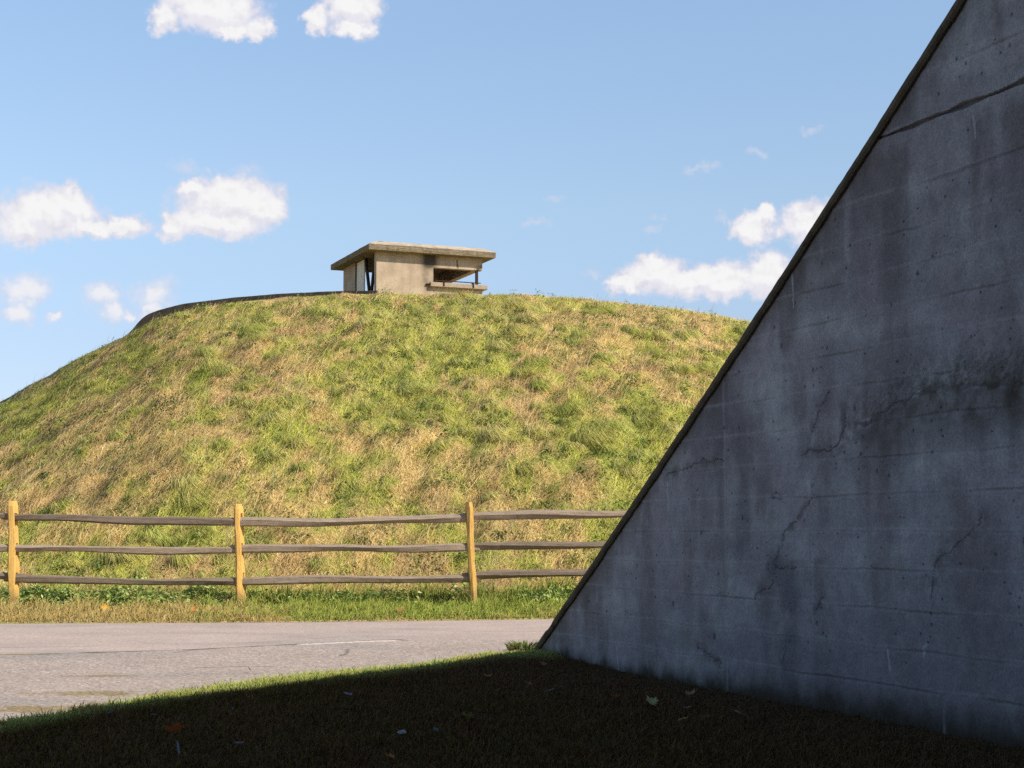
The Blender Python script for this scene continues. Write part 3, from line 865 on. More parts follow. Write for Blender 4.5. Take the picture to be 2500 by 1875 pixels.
# ----------------------------------------------------------------------------- observation hut on the mound
def build_hut():
    a = R(22.3)
    O = (-3.82, 44.5, 7.0)
    root = empty('observation_hut', O, a)
    tag(root, 'small buff concrete observation hut with flat overhanging roof slab on top of the grassy mound', 'hut')
    L, W_, ZT = 3.2, 3.3, 2.05            # local: x = e, y = back, z above 7.0
    th = .20

    def panel(bm_parts):
        pass
    # walls: pieces butted end to end, dense enough for the stain attribute
    V, F, n = [], [], 0
    def box(x0, x1, y0, y1, z0, z1, res=.05):
        nonlocal n
        def sheet(p00, du, dv, nu, nv_):
            nonlocal n
            g = np.array([[np.array(p00) + np.array(du) * i / nu + np.array(dv) * j / nv_ for j in range(nv_ + 1)] for i in range(nu + 1)])
            idx = n + np.arange((nu + 1) * (nv_ + 1)).reshape(nu + 1, nv_ + 1)
            V.append(g.reshape(-1, 3)); n += g.shape[0] * g.shape[1]
            F.append(np.stack([idx[:-1, :-1], idx[1:, :-1], idx[1:, 1:], idx[:-1, 1:]], -1).reshape(-1, 4))
        dx, dy, dz = x1 - x0, y1 - y0, z1 - z0
        nx, ny, nz = (max(1, int(d / res)) for d in (dx, dy, dz))
        sheet((x0, y0, z0), (dx, 0, 0), (0, 0, dz), nx, nz)
        sheet((x1, y1, z0), (-dx, 0, 0), (0, 0, dz), nx, nz)
        sheet((x1, y0, z0), (0, dy, 0), (0, 0, dz), ny, nz)
        sheet((x0, y1, z0), (0, -dy, 0), (0, 0, dz), ny, nz)
        sheet((x0, y0, z1), (dx, 0, 0), (0, dy, 0), nx, ny)
        sheet((x0, y1, z0), (dx, 0, 0), (0, -dy, 0), nx, ny)
    SB, ST = 1.26, 1.70                    # slit bottom / top
    box(0, 1.70, 0, th, 0, ZT)             # front, solid half
    box(1.70, L, 0, th, 0, 1.13)           # front under the slit
    box(1.70, L, 0, th, ST, ZT, .03)       # front lintel
    box(L - th, L, th, W_ - th, 0, 1.13)   # right side under the slit
    box(L - th, L, th, W_ - th, ST + .02, ZT)
    box(0, .42, W_ - th, W_, 0, ZT)        # back, with a doorway
    box(1.02, L, W_ - th, W_, 0, ZT)
    box(0, th, 2.09, W_ - th, 0, ZT)       # left, with a wide doorway
    V = np.concatenate(V); F = np.concatenate(F)
    # chip the free corner of the lintel
    m = (V[:, 2] < ST + .10) & (V[:, 2] > ST - .01) & (V[:, 0] > 2.98) & (V[:, 1] < .09) & (V[:, 0] < 3.16)
    V[m, 1] += .05 * (1 - np.abs(V[m, 0] - 3.07) / .1).clip(0, 1)
    V[m, 2] += .03 * (1 - np.abs(V[m, 0] - 3.07) / .1).clip(0, 1)
    x, y, z = V.T
    c = mix((.52, .40, .275), (.46, .345, .235), sstep(-.3, .3, fbm(x * 2 + y, z * 3 + y * 2, 4, 201)))
    c = mix(c, np.broadcast_to((.36, .28, .20), c.shape), sstep(.0, .4, fbm(x * 5 + y * 3, z * 1.2, 3, 203)) * .6)
    front = y < .01
    # soot stain below the roof and down beside the slit
    s1 = np.exp(-(((x - 1.60) / .22) ** 2)) * sstep(1.55, 1.85, z) * 1.5
    s2 = np.exp(-(((x - 1.52) / .13) ** 2)) * (1 - sstep(1.5, 1.8, z) * .4) * sstep(.8, 1.15, z) * .95
    st = np.clip((s1 + s2 * (0.6 + .9 * fbm(x * 5, z * 3, 4, 205))), 0, 1)
    c = mix(c, np.broadcast_to((.045, .038, .03), c.shape), st * front * .92)
    s3 = (1 - sstep(.0, .06, np.abs(x - 1.69) + .05 * fbm(x * 9, z * 9, 3, 207) + .02)) * (z > 1.2) * (z < 1.72)
    c = mix(c, np.broadcast_to((.16, .13, .09), c.shape), s3 * front * .8)
    crk = polydist(x, z, [(2.42, 1.95), (2.43, 1.80), (2.45, 1.72)])
    c = mix(c, np.broadcast_to((.05, .04, .03), c.shape), (1 - sstep(.01, .03, crk)) * front)
    chp = polydist(x, z, [(3.0, 1.71), (3.08, 1.76), (3.15, 1.80)])
    c = mix(c, np.broadcast_to((.10, .075, .05), c.shape), (1 - sstep(.02, .07, chp)) * front * .9)
    inner = (x > th + .001) & (x < L - th - .001) & (y > th - .001)
    mesh_np('wall', V, F.ravel(), np.full(len(F), 4), M_HUT, root, c, False)

    # roof slab with a sloping wash on top
    bm = bmesh.new()
    of, ol = .28, .31
    def ring(x0, x1, y0, y1, z): return [bm.verts.new(v) for v in ((x0, y0, z), (x1, y0, z), (x1, y1, z), (x0, y1, z))]
    r0 = ring(-ol, L + ol, -of, W_ + ol, ZT + .001)
    r1 = ring(-ol, L + ol, -of, W_ + ol, ZT + .16)
    r2 = ring(-ol + .30, L + ol - .30, -of + .30, W_ + ol - .30, ZT + .30)
    bm.faces.new(r0[::-1]); bm.faces.new(r2)
    for A, B in ((r0, r1), (r1, r2)):
        for k in range(4): bm.faces.new((A[k], A[(k + 1) % 4], B[(k + 1) % 4], B[k]))
    bmesh.ops.subdivide_edges(bm, edges=bm.edges, cuts=22, use_grid_fill=True)
    rr = random.Random(3)
    for v in bm.verts:
        v.co += Vector((rr.uniform(-1, 1), rr.uniform(-1, 1), rr.uniform(-1, 1))) * .006 if v.co.z > ZT + .01 else Vector((0, 0, 0))
    bm_obj('roof_slab', bm, M_ROOF, root)

    # sill slab round the slit
    bm = bmesh.new()
    bm_box(bm, 1.58, L + .12, -.13, th + .05, 1.131, SB)
    bm_box(bm, L - th - .05, L + .12, th + .05, W_ - th, 1.131, SB)
    bmesh.ops.bevel(bm, geom=bm.edges[:], offset=.012, segments=1, affect='EDGES')
    bm_obj('sill', bm, mat_concrete('sill_concrete', (.44, .34, .24), (.36, .28, .20), 8.0, (.12, .09, .06), .5), root)

    bm = bmesh.new()
    bm_box(bm, L - .17, L - .10, .07, .14, SB + .001, ST - .001)
    bm_obj('corner_post', bm, M_STEEL, root)
    bm = bmesh.new()                                         # shutter rod on its brackets
    bm_box(bm, 1.72, 3.12, -.085, -.05, SB + .045, SB + .068)
    for bx in (1.95, 2.85):
        bm_box(bm, bx, bx + .05, -.10, -.035, SB + .001, SB + .044)
        bm_box(bm, bx + .01, bx + .04, -.158, -.132, SB - .10, SB + .02)
    bm_obj('shutter_rod', bm, M_STEEL, root)
    # broken bracket left of the slit
    bm = bmesh.new(); bm_box(bm, 1.47, 1.60, -.06, -.002, 1.18, 1.22); bm_obj('bracket', bm, M_STEEL, root)
    # propped timbers in the side doorway
    for (y0, y1) in ((.30, .66), (1.22, .78)):
        bm = bmesh.new()
        p0, p1 = Vector((.06, y1, .86)), Vector((.06, y0, ZT - .01))
        d = (p1 - p0); ln = d.length
        M = Matrix.Translation(p0) @ d.to_track_quat('Z', 'Y').to_matrix().to_4x4()
        bm_box(bm, -.03, .03, -.06, .06, 0, ln, M)
        bm_obj('prop_timber', bm, M_TIMBER, root)
    bm = bmesh.new(); bm_box(bm, .03, .07, .55, 1.0, 1.60, 1.63); bm_obj('brace', bm, M_TIMBER, root)
    bm = bmesh.new(); bm_box(bm, .02, .06, 1.26, 1.97, .4, 2.02); bm_obj('door_panel', bm, M_PANEL, root)
    bm = bmesh.new(); bm_box(bm, .02, .14, 1.98, 2.088, .4, 2.0); bm_obj('door_frame', bm, M_STEEL, root)
    bm = bmesh.new(); bm_box(bm, .201, L - .201, .201, W_ - .201, .3, .80); bm_obj('floor_slab', bm, M_PANEL, root)


build_hut()


def build_rim():
    """low curved concrete rim on the skyline left of the hut"""
    pts = np.array([(-.2535, .117), (-.2420, .1245), (-.2330, .1358), (-.2240, .1395), (-.2095, .1434), (-.1800, .1473), (-.146, .1502), (-.1062, .1520), (-.085, .1522)])
    k = np.linspace(pts[0, 0], pts[-1, 0], 160)
    s = np.interp(k, pts[:, 0], pts[:, 1])
    s = np.convolve(np.pad(s, 3, 'edge'), np.ones(7) / 7, 'valid')
    y = 43.75 + .5 * sstep(-.25, -.1, k)
    x = k * y
    zt = CAMZ + s * y + .012 * fbm(x * 2, x * 0, 3, 211)
    prof = [(0, -1.0), (0, 0), (.05, .02), (.28, .02), (.30, -1.0)]
    P = np.stack([np.stack([x, y + o, zt + dz], -1) for o, dz in prof], 1)
    o = grid_np('rim_wall', P, M_RIM, None, None, False)
    tag(o, 'low dark curving concrete rim on the skyline left of the hut', 'concrete rim')


build_rim()


# ----------------------------------------------------------------------------- vegetation
def sample_sector(n, k0, k1, y0, y1):
    k = RNG.uniform(k0, k1, n)
    y = np.sqrt(RNG.uniform(y0 ** 2, y1 ** 2, n))
    return k * y, y


def hill_grass():
    Vs, Cs, Ns = [], [], []

    def batch(x, y, Lmul=1.0, wmul=1.0, shift=0.0):
        n = len(x)
        z = hill_z(x, y)
        s = (y - 22.6) / (YC - 22.6)
        short = 1 - .78 * sstep(.84, .97, s) * (1 - .60 * sstep(.2, 1.6, x))
        patch = .75 + .6 * sstep(-.3, .4, fbm(x * .8, y * .6, 3, 221))
        L = RNG.gamma(5, 1 / 5, n) * .18 * short * patch * Lmul
        fla = np.clip(RNG.normal(.86, .14, n) + .2 * fbm(x * .9, y * .7, 2, 223), .3, 1.0)     # how far it lies over
        az = R(-30) + RNG.normal(0, .95, n) + .9 * fbm(x * .45, y * .4, 2, 225)
        lean = np.stack([np.cos(az), np.sin(az)], 1) * (L * fla)[:, None]
        hgt = L * np.sqrt(np.clip(1 - fla ** 2 * .97, .02, 1)) * .62
        up = hill_z(x + lean[:, 0], y + lean[:, 1]) - z + hgt
        mid_up = hill_z(x + lean[:, 0] * .38, y + lean[:, 1] * .38) - z + hgt * .6 + L * .14
        c1 = grass_colour(x, y, n, shift)
        k = x / y
        far_left_shade = (1 - sstep(-.27, -.215, k)) * sstep(.80, .97, s) + .6 * (1 - sstep(-.33, -.27, k)) * sstep(.55, .95, s)  # mound's left shoulder, turned from the sun: shade put into the blade colour
        c1 = c1 * (1 - far_left_shade[:, None] * np.array([[.62, .50, .30]]))
        gap = sstep(.20, .42, fbm(x * 1.9, y * 1.5, 3, 227))[:, None]
        c1 = c1 * (1 - gap * np.array([[.45, .30, .38]]))
        c0 = c1 * .88
        W = RNG.uniform(.006, .012, n) * wmul
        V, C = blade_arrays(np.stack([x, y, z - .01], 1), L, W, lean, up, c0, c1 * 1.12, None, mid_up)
        Vs.append(V); Cs.append(C); Ns.append(slope_normal(x, y))
    batch(*sample_sector(580000, -.35, .175, 22.7, 44.0))
    batch(*sample_sector(150000, -.35, .175, 22.6, 44.0), Lmul=.8)
    batch(*sample_sector(45000, -.62, -.35, 22.5, 44), wmul=2.2)
    batch(*sample_sector(35000, .175, .40, 22.5, 44), wmul=2.2)

    # tussocks: fountains of longer blades bent over by the wind
    n_t = 1250
    x, y = sample_sector(n_t * 3, -.35, .175, 23.2, 42.9)
    g = .6 * greenness(x, y) + .25 * fbm(x * 1.5, y * 1.0, 3, 231) + RNG.normal(0, .22, len(x))
    keep = np.argsort(-g)[:n_t]
    x, y = x[keep], y[keep]
    sz = RNG.gamma(3.2, 1 / 3.2, n_t) * .195
    special = [(1.15, 40.6, .62), (1.45, 41.0, .55), (.45, 37.9, .5), (-1.05, 36.4, .75), (-.55, 36.6, .68), (-1.5, 36.2, .5), (-.2, 39.2, .55), (-.6, 39.0, .6), (-.95, 38.8, .5),
               (-1.55, 37.6, .55), (-1.1, 37.4, .5), (2.35, 31.2, .5), (2.55, 28.9, .62), (2.75, 28.3, .6), (2.3, 29.2, .5), (2.05, 27.0, .55), (1.7, 26.6, .5), (2.4, 26.9, .5), 
               (-6.3, 39.6, .5), (-5.2, 39.0, .45), (-4.8, 24.6, .5), (-4.0, 24.2, .55), (-2.9, 23.6, .5), (-5.6, 27.6, .5), (-4.9, 29.4, .5), (-7.9, 29.5, .5), (.3, 40.2, .45), (-1.2, 39.8, .5)]
    x = np.concatenate([x, [p[0] for p in special]]); y = np.concatenate([y, [p[1] for p in special]])
    sz = np.concatenate([sz, [p[2] * .58 for p in special]])
    sz = sz * (1 - .86 * sstep(.78, .93, (y - 22.6) / (YC - 22.6)) * (1 - .45 * sstep(.6, 2.0, x)))
    z = hill_z(x, y)
    nb = (60 + 420 * np.clip(sz, .1, .5) ** 1.4 * 2).astype(int)
    T = np.repeat(np.arange(len(x)), nb)
    n = len(T)
    tone = np.clip(RNG.beta(1.6, 1.6, len(x)), 0, 1)
    r = sz[T] * .34 * np.sqrt(RNG.uniform(0, 1, n)); th = RNG.uniform(0, 2 * np.pi, n)
    bx, by = x[T] + r * np.cos(th), y[T] + r * np.sin(th) * .8
    bz = hill_z(bx, by)
    L = sz[T] * RNG.uniform(.55, 1.25, n) * 1.15
    out = np.stack([np.cos(th), np.sin(th)], 1) * (r / (sz[T] * .34))[:, None]
    wind = np.array([.80, -.38])
    lean = (out * .40 + wind * RNG.uniform(.40, .95, n)[:, None] + RNG.normal(0, .12, (n, 2))) * L[:, None] * .85
    up = hill_z(bx + lean[:, 0], by + lean[:, 1]) - bz + L * RNG.uniform(.10, .42, n)
    mid_up = L * RNG.uniform(.28, .46, n)
    ga = np.array([(.44, .50, .11), (.58, .58, .14), (.68, .61, .19), (.72, .62, .25), (.50, .53, .16)])
    tone_c = ga[RNG.integers(0, 5, len(x))] * .55 + ga[1] * .45
    c1 = tone_c[T] * RNG.uniform(.8, 1.25, (n, 1))
    dryb = RNG.random(n) < .12
    c1[dryb] = DRY[RNG.integers(0, 5, dryb.sum())]
    V, C = blade_arrays(np.stack([bx, by, bz - .01], 1), L, RNG.uniform(.005, .009, n), lean, up, c1 * .78, c1 * 1.2, None, mid_up)
    Vs.append(V); Cs.append(C)
    dome = np.stack([out[:, 0] * .64 + .08, out[:, 1] * .64 - .16, np.full(n, .80)], 1)
    Ns.append(dome / np.linalg.norm(dome, axis=1, keepdims=True))
    # standing seed stalks
    x, y = sample_sector(1500, -.35, .17, 22.9, 40.5)
    n = len(x)
    L = RNG.uniform(.25, .55, n)
    az = RNG.normal(-.2, .6, n)
    lean = np.stack([np.cos(az), np.sin(az)], 1) * (L * RNG.uniform(.15, .5, n))[:, None]
    c = np.array([(.58, .46, .25)]) * RNG.uniform(.7, 1.15, (n, 1))
    V, C = blade_arrays(np.stack([x, y, hill_z(x, y)], 1), L, RNG.uniform(.005, .008, n), lean, L * .8, c, c * 1.1, az=RNG.uniform(-.5, .5, n))
    Vs.append(V); Cs.append(C); Ns.append(slope_normal(x, y))
    o = blades_obj('hill_grass', Vs, Cs, M_GRASS, Ns)
    tag(o, 'windblown tan and green long grass covering the mound', 'grass', kind='stuff')


def verge_grass():
    Vs, Cs = [], []
    n = 130000
    x = RNG.uniform(-10.5, 4.2, n)
    fe = far_edge(x)
    y = fe + RNG.uniform(-.03, 1, n) ** 1.0 * (22.9 - fe)
    bare = fbm(x * 1.6, y * 3.0, 3, 247) + 1.1 * np.exp(-((y - 22.36) / .17) ** 2) > .62
    x, y, fe = x[~bare], y[~bare], fe[~bare]; n = len(x)
    edge = sstep(-.02, .35, y - fe)
    L = RNG.gamma(6, 1 / 6, n) * (.045 + .055 * edge) * (1 + .9 * sstep(21.7, 22.5, y)) * np.clip(1 + 1.3 * fbm(x * 2.4, y * 2.4, 3, 241), .25, 2.2)
    az = RNG.uniform(0, 2 * np.pi, n)
    lean = np.stack([np.cos(az) + .35, np.sin(az)], 1) * (L * RNG.uniform(.2, .8, n))[:, None]
    right = sstep(-4.6, -2.2, x + .8 * fbm(x * .8, y * 1.6, 3, 243))
    g = right * .85 - .35 + .45 * sstep(21.2, 22.0, y) + .55 * fbm(x * 1.4, y * 2.2, 3, 245) + RNG.normal(0, .16, n) - .35 * (1 - edge)
    t = sstep(-.2, .35, g)[:, None]
    d = np.array([(.78, .56, .19), (.68, .46, .17), (.84, .66, .28), (.62, .46, .14)])[RNG.integers(0, 4, n)]
    gr = np.array([(.52, .56, .10), (.40, .50, .09), (.66, .62, .15), (.28, .40, .07)])[RNG.integers(0, 4, n)]
    c = (d * (1 - t) + gr * t) * RNG.uniform(.75, 1.2, (n, 1))
    V, C = blade_arrays(np.stack([x, y, hill_z(x, y) - .005], 1), L, RNG.uniform(.005, .010, n), lean, L * RNG.uniform(.5, .95, n), c * .7, c * 1.1)
    Vs.append(V); Cs.append(C)
    o = blades_obj('verge_grass', Vs, Cs, M_GRASS)
    tag(o, 'short mixed grass on the verge between the road and the fence', 'grass', kind='stuff')


def lawn_grass():
    Vs, Cs = [], []

    def batch(n, x0, x1, y0, y1, wm, lm=1.0, strip=False):
        x = RNG.uniform(x0, x1, n)
        if strip:
            ne = near_edge(x)
            d = np.abs(RNG.normal(0, .75, n))
            y = ne + .04 - d
        else:
            y = RNG.uniform(y0, y1, n)
        d = near_edge(x) + .04 - y
        wd = (x - WE[0]) * WN[0] + (y - WE[1]) * WN[1]      # in front of the wall face
        tt = (x - WE[0]) * WD[0] + (y - WE[1]) * WD[1]
        keep = (d > 0) & ((wd > .01) | (tt < -.05))
        x, y, d, wd = x[keep], y[keep], d[keep], wd[keep]
        n = len(x)
        ed = sstep(0, .3, d)
        L = RNG.gamma(6, 1 / 6, n) * (.020 + .024 * ed) * lm * (1 + .35 * fbm(x * 3, y * 3, 3, 251))
        L = L * (1 - .50 * (1 - sstep(.1, 1.0, wd)))
        az = RNG.uniform(0, 2 * np.pi, n)
        lean = np.stack([np.cos(az) + .2, np.sin(az)], 1) * (L * RNG.uniform(.2, .8, n))[:, None]
        g = .30 + .6 * fbm(x * 1.6, y * 1.6, 3, 253) + RNG.normal(0, .18, n) - .65 * (1 - sstep(.0, .5, d)) * sstep(-1.2, -2.0, x) - .2 * (1 - ed)
        t = sstep(-.2, .3, g)[:, None]
        dc = np.array([(.76, .58, .21), (.66, .48, .17), (.56, .42, .14)])[RNG.integers(0, 3, n)]
        gc = np.array([(.54, .64, .14), (.62, .68, .17), (.44, .56, .12), (.70, .72, .24)])[RNG.integers(0, 4, n)]
        # wall shadow painted into blade colour away from the road, browner by the wall
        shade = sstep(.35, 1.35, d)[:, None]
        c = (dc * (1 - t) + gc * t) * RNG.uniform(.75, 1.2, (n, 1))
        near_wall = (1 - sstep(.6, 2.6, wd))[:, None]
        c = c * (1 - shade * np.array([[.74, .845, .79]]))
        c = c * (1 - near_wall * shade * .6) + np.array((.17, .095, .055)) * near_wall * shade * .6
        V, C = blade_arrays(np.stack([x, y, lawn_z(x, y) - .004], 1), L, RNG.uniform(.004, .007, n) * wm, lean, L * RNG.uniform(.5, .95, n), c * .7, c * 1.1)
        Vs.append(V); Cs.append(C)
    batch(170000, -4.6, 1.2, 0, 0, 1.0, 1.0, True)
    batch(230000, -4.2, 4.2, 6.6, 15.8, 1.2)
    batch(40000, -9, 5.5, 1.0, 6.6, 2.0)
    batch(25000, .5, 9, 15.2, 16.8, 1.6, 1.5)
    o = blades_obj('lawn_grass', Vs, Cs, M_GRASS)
    tag(o, 'short lawn grass in the deep shadow of the wall with a sunlit strip by the road', 'grass', kind='stuff')


def leaf_cloud(name, x, y, z, size, tilt, col):
    """many small bent leaves (two triangles each)"""
    n = len(x)
    az = RNG.uniform(0, 2 * np.pi, n)
    d = np.stack([np.cos(az), np.sin(az), RNG.normal(.15, tilt, n)], 1)
    s = np.stack([-np.sin(az), np.cos(az), RNG.normal(0, tilt, n)], 1)
    P = np.stack([x, y, z], 1)
    hs = size[:, None]
    V = np.stack([P - d * hs * .5, P + s * hs * .38 + np.array([0, 0, 1]) * hs * .12, P + d * hs * .5, P - s * hs * .38 + np.array([0, 0, 1]) * hs * .12], 1)
    b = (np.arange(n) * 4)[:, None]
    loops = np.concatenate([b + np.array([[0, 1, 2]]), b + np.array([[0, 2, 3]])], 1).ravel()
    C = np.repeat(col[:, None, :], 4, 1)
    o = mesh_np(name, V.reshape(-1, 3), loops, np.full(2 * n, 3), M_WEED, None, C.reshape(-1, 3), False)
    set_gn(o, np.tile(np.array([[0, -.1, .99]]), (4 * n, 1)))
    return o


def weeds():
    X, Y, Z, S, C = [], [], [], [], []
    def add(x, y, h, size, cols):
        n = len(x)
        X.append(x); Y.append(y); Z.append(hill_z(x, y) + h); S.append(size); C.append(np.array(cols)[RNG.integers(0, len(cols), n)] * RNG.uniform(.7, 1.3, (n, 1)))
    lush = [(.30, .46, .10), (.44, .56, .14), (.26, .38, .09), (.60, .64, .26), (.44, .46, .12)]
    # carpet of broad weeds under the fence, thickest at its left
    n = 44000
    x = RNG.uniform(-9.8, 3.4, n)
    y = RNG.normal(22.42, .30, n)
    f = fbm(x * 1.1, y * 1.6, 3, 261) + (.85 * (1 - sstep(-5.0, -3.7, x)) - .8 * np.abs(y - 22.35)) - .05 * sstep(-3.5, -2.8, x)
    k = (f + RNG.normal(0, .12, n) > .05) & (y > far_edge(x) + .62)
    x, y = x[k], y[k]
    add(x, y, RNG.uniform(.02, .19, len(x)) * np.clip(1 + 1.2 * fbm(x * 2.2, y * 2.2, 2, 262), .3, 2), RNG.uniform(.03, .07, len(x)), lush)
    # clumps of weeds over the slope, more of them low down and to the right
    n = 900
    cx, cy = sample_sector(n, -.34, .17, 22.8, 41.5)
    p = .30 * (1 - sstep(23, 30, cy)) + .30 * sstep(-1, 3, cx) * (1 - sstep(27, 33, cy)) + .13 + .5 * (fbm(cx * .7, cy * .6, 3, 263))
    k = RNG.random(n) < p * 1.5
    cx, cy = cx[k], cy[k]
    m = RNG.integers(15, 70, len(cx)); T = np.repeat(np.arange(len(cx)), m)
    rad = RNG.uniform(.08, .30, len(cx))
    r = rad[T] * np.sqrt(RNG.random(len(T))); th = RNG.uniform(0, 2 * np.pi, len(T))
    add(cx[T] + r * np.cos(th), cy[T] + r * np.sin(th), RNG.uniform(.02, .20, len(T)), RNG.uniform(.022, .06, len(T)), [(.22, .32, .06), (.14, .24, .05), (.32, .39, .07), (.38, .40, .07), (.16, .23, .07)])
    cx, cy = sample_sector(620, -.345, .17, 23.2, 40.3)
    m = RNG.integers(18, 70, len(cx)); T = np.repeat(np.arange(len(cx)), m)
    rad = RNG.uniform(.07, .26, len(cx))
    r = rad[T] * np.sqrt(RNG.random(len(T))); th = RNG.uniform(0, 2 * np.pi, len(T))
    add(cx[T] + 1.3 * r * np.cos(th), cy[T] + r * np.sin(th), RNG.uniform(.03, .13, len(T)), RNG.uniform(.02, .05, len(T)), [(.10, .17, .05), (.07, .13, .04), (.15, .20, .06), (.06, .10, .04)])
    x, y, z = map(np.concatenate, (X, Y, Z)); s = np.concatenate(S); c = np.concatenate(C)
    o = leaf_cloud('ground_weeds', x, y, z, s, .45, c)
    tag(o, 'low broadleaf weeds under the fence and over the foot of the mound', 'weeds', kind='stuff')
    # brown dead leaves caught under the fence
    n = 900
    cx = np.array([-6.35, -4.6, -4.2, -4.35, -3.9, -.9, -.2, .35, 1.0]); w = RNG.integers(0, len(cx), n)
    x = cx[w] + RNG.normal(0, .22, n); y = 22.42 + RNG.normal(0, .10, n)
    o = leaf_cloud('leaf_litter', x, y, hill_z(x, y) + RNG.uniform(.02, .13, n), RNG.uniform(.03, .075, n), .5,
                   np.array([(.26, .15, .09), (.34, .22, .14), (.18, .10, .06)])[RNG.integers(0, 3, n)])
    tag(o, 'dry brown leaf litter caught in the weeds under the fence', 'leaf litter', kind='stuff')


hill_grass()
verge_grass()
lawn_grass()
weeds()


def weed_tuft():
    n = 260
    c0 = np.array((.10, 15.72))
    th = RNG.uniform(0, 2 * np.pi, n); r = .14 * np.sqrt(RNG.random(n))
    x, y = c0[0] + r * np.cos(th), c0[1] + r * np.sin(th)
    L = RNG.uniform(.05, .13, n)
    lean = np.stack([np.cos(th) * .5 - .15, np.sin(th) * .5], 1) * L[:, None]
    c = np.array([(.16, .22, .05), (.22, .26, .08), (.30, .26, .11)])[RNG.integers(0, 3, n)]
    V, C = blade_arrays(np.stack([x, y, np.full(n, .0)], 1), L, RNG.uniform(.008, .02, n), lean, L * .85, c * .7, c)
    o = blades_obj('weed_tuft', [V], [C], M_GRASS)
    tag(o, 'small green weed tuft growing at the low end of the dark concrete wall', 'weed')


weed_tuft()


# ----------------------------------------------------------------------------- fallen leaves
def leaf_mesh(kind, col, seed):
    rr = random.Random(seed)
    if kind == 'maple':
        half = [(0, -.50), (.05, -.30), (.26, -.34), (.22, -.20), (.50, -.10), (.36, .00), (.46, .20), (.24, .13), (.22, .24), (.12, .22), (.0, .52)]
    elif kind == 'scrap':
        half = [(0, -.5), (.06, -.3), (.10, 0), (.07, .3), (0, .5)]
    else:
        half = [(0, -.5), (.04, -.36), (.22, -.22), (.28, .02), (.18, .28), (0, .5)]
    out = half + [(-x, y) for x, y in half[-2:0:-1]]
    out = [(x * rr.uniform(.85, 1.15), y * rr.uniform(.92, 1.08)) for x, y in out]
    cx, cy = rr.uniform(.25, .6), rr.uniform(-.3, .3)
    curl = rr.uniform(.25, .9)
    H = lambda x, y: curl * (x * x * 1.1 + .5 * (y - cy) ** 2) + .10 * math.sin(x * 9 + seed) * abs(x)
    V = [(0, 0, H(0, 0))] + [(x * .5, y * .5, H(x * .5, y * .5)) for x, y in out] + [(x, y, H(x, y)) for x, y in out]
    n = len(out)
    F = [(0, 1 + i, 1 + (i + 1) % n) for i in range(n)] + [(1 + i, 1 + n + i, 1 + n + (i + 1) % n, 1 + (i + 1) % n) for i in range(n)]
    flat = [i for f in F for i in f]; tot = [len(f) for f in F]
    C = np.array([col] * len(V)) * np.array([[rr.uniform(.75, 1.2)] for _ in V])
    return np.array(V, float), flat, tot, C


def leaf(kind, x, y, size, col, label, lift=.035, tilt=.25, up=0.0, seed=0, on=lawn_z):
    V, F, T, C = leaf_mesh(kind, col, seed)
    o = mesh_np('fallen_leaf', V * size, F, T, M_LEAF, None, C, False)
    rr = random.Random(seed + 9)
    o.location = (x, y, float(on(np.array([x]), np.array([y]))[0]) + lift)
    o.rotation_euler = (up + rr.uniform(-tilt, tilt), rr.uniform(-tilt, tilt), rr.uniform(0, 6.28))
    tag(o, label, 'leaf', 'fallen autumn leaves')
    return o


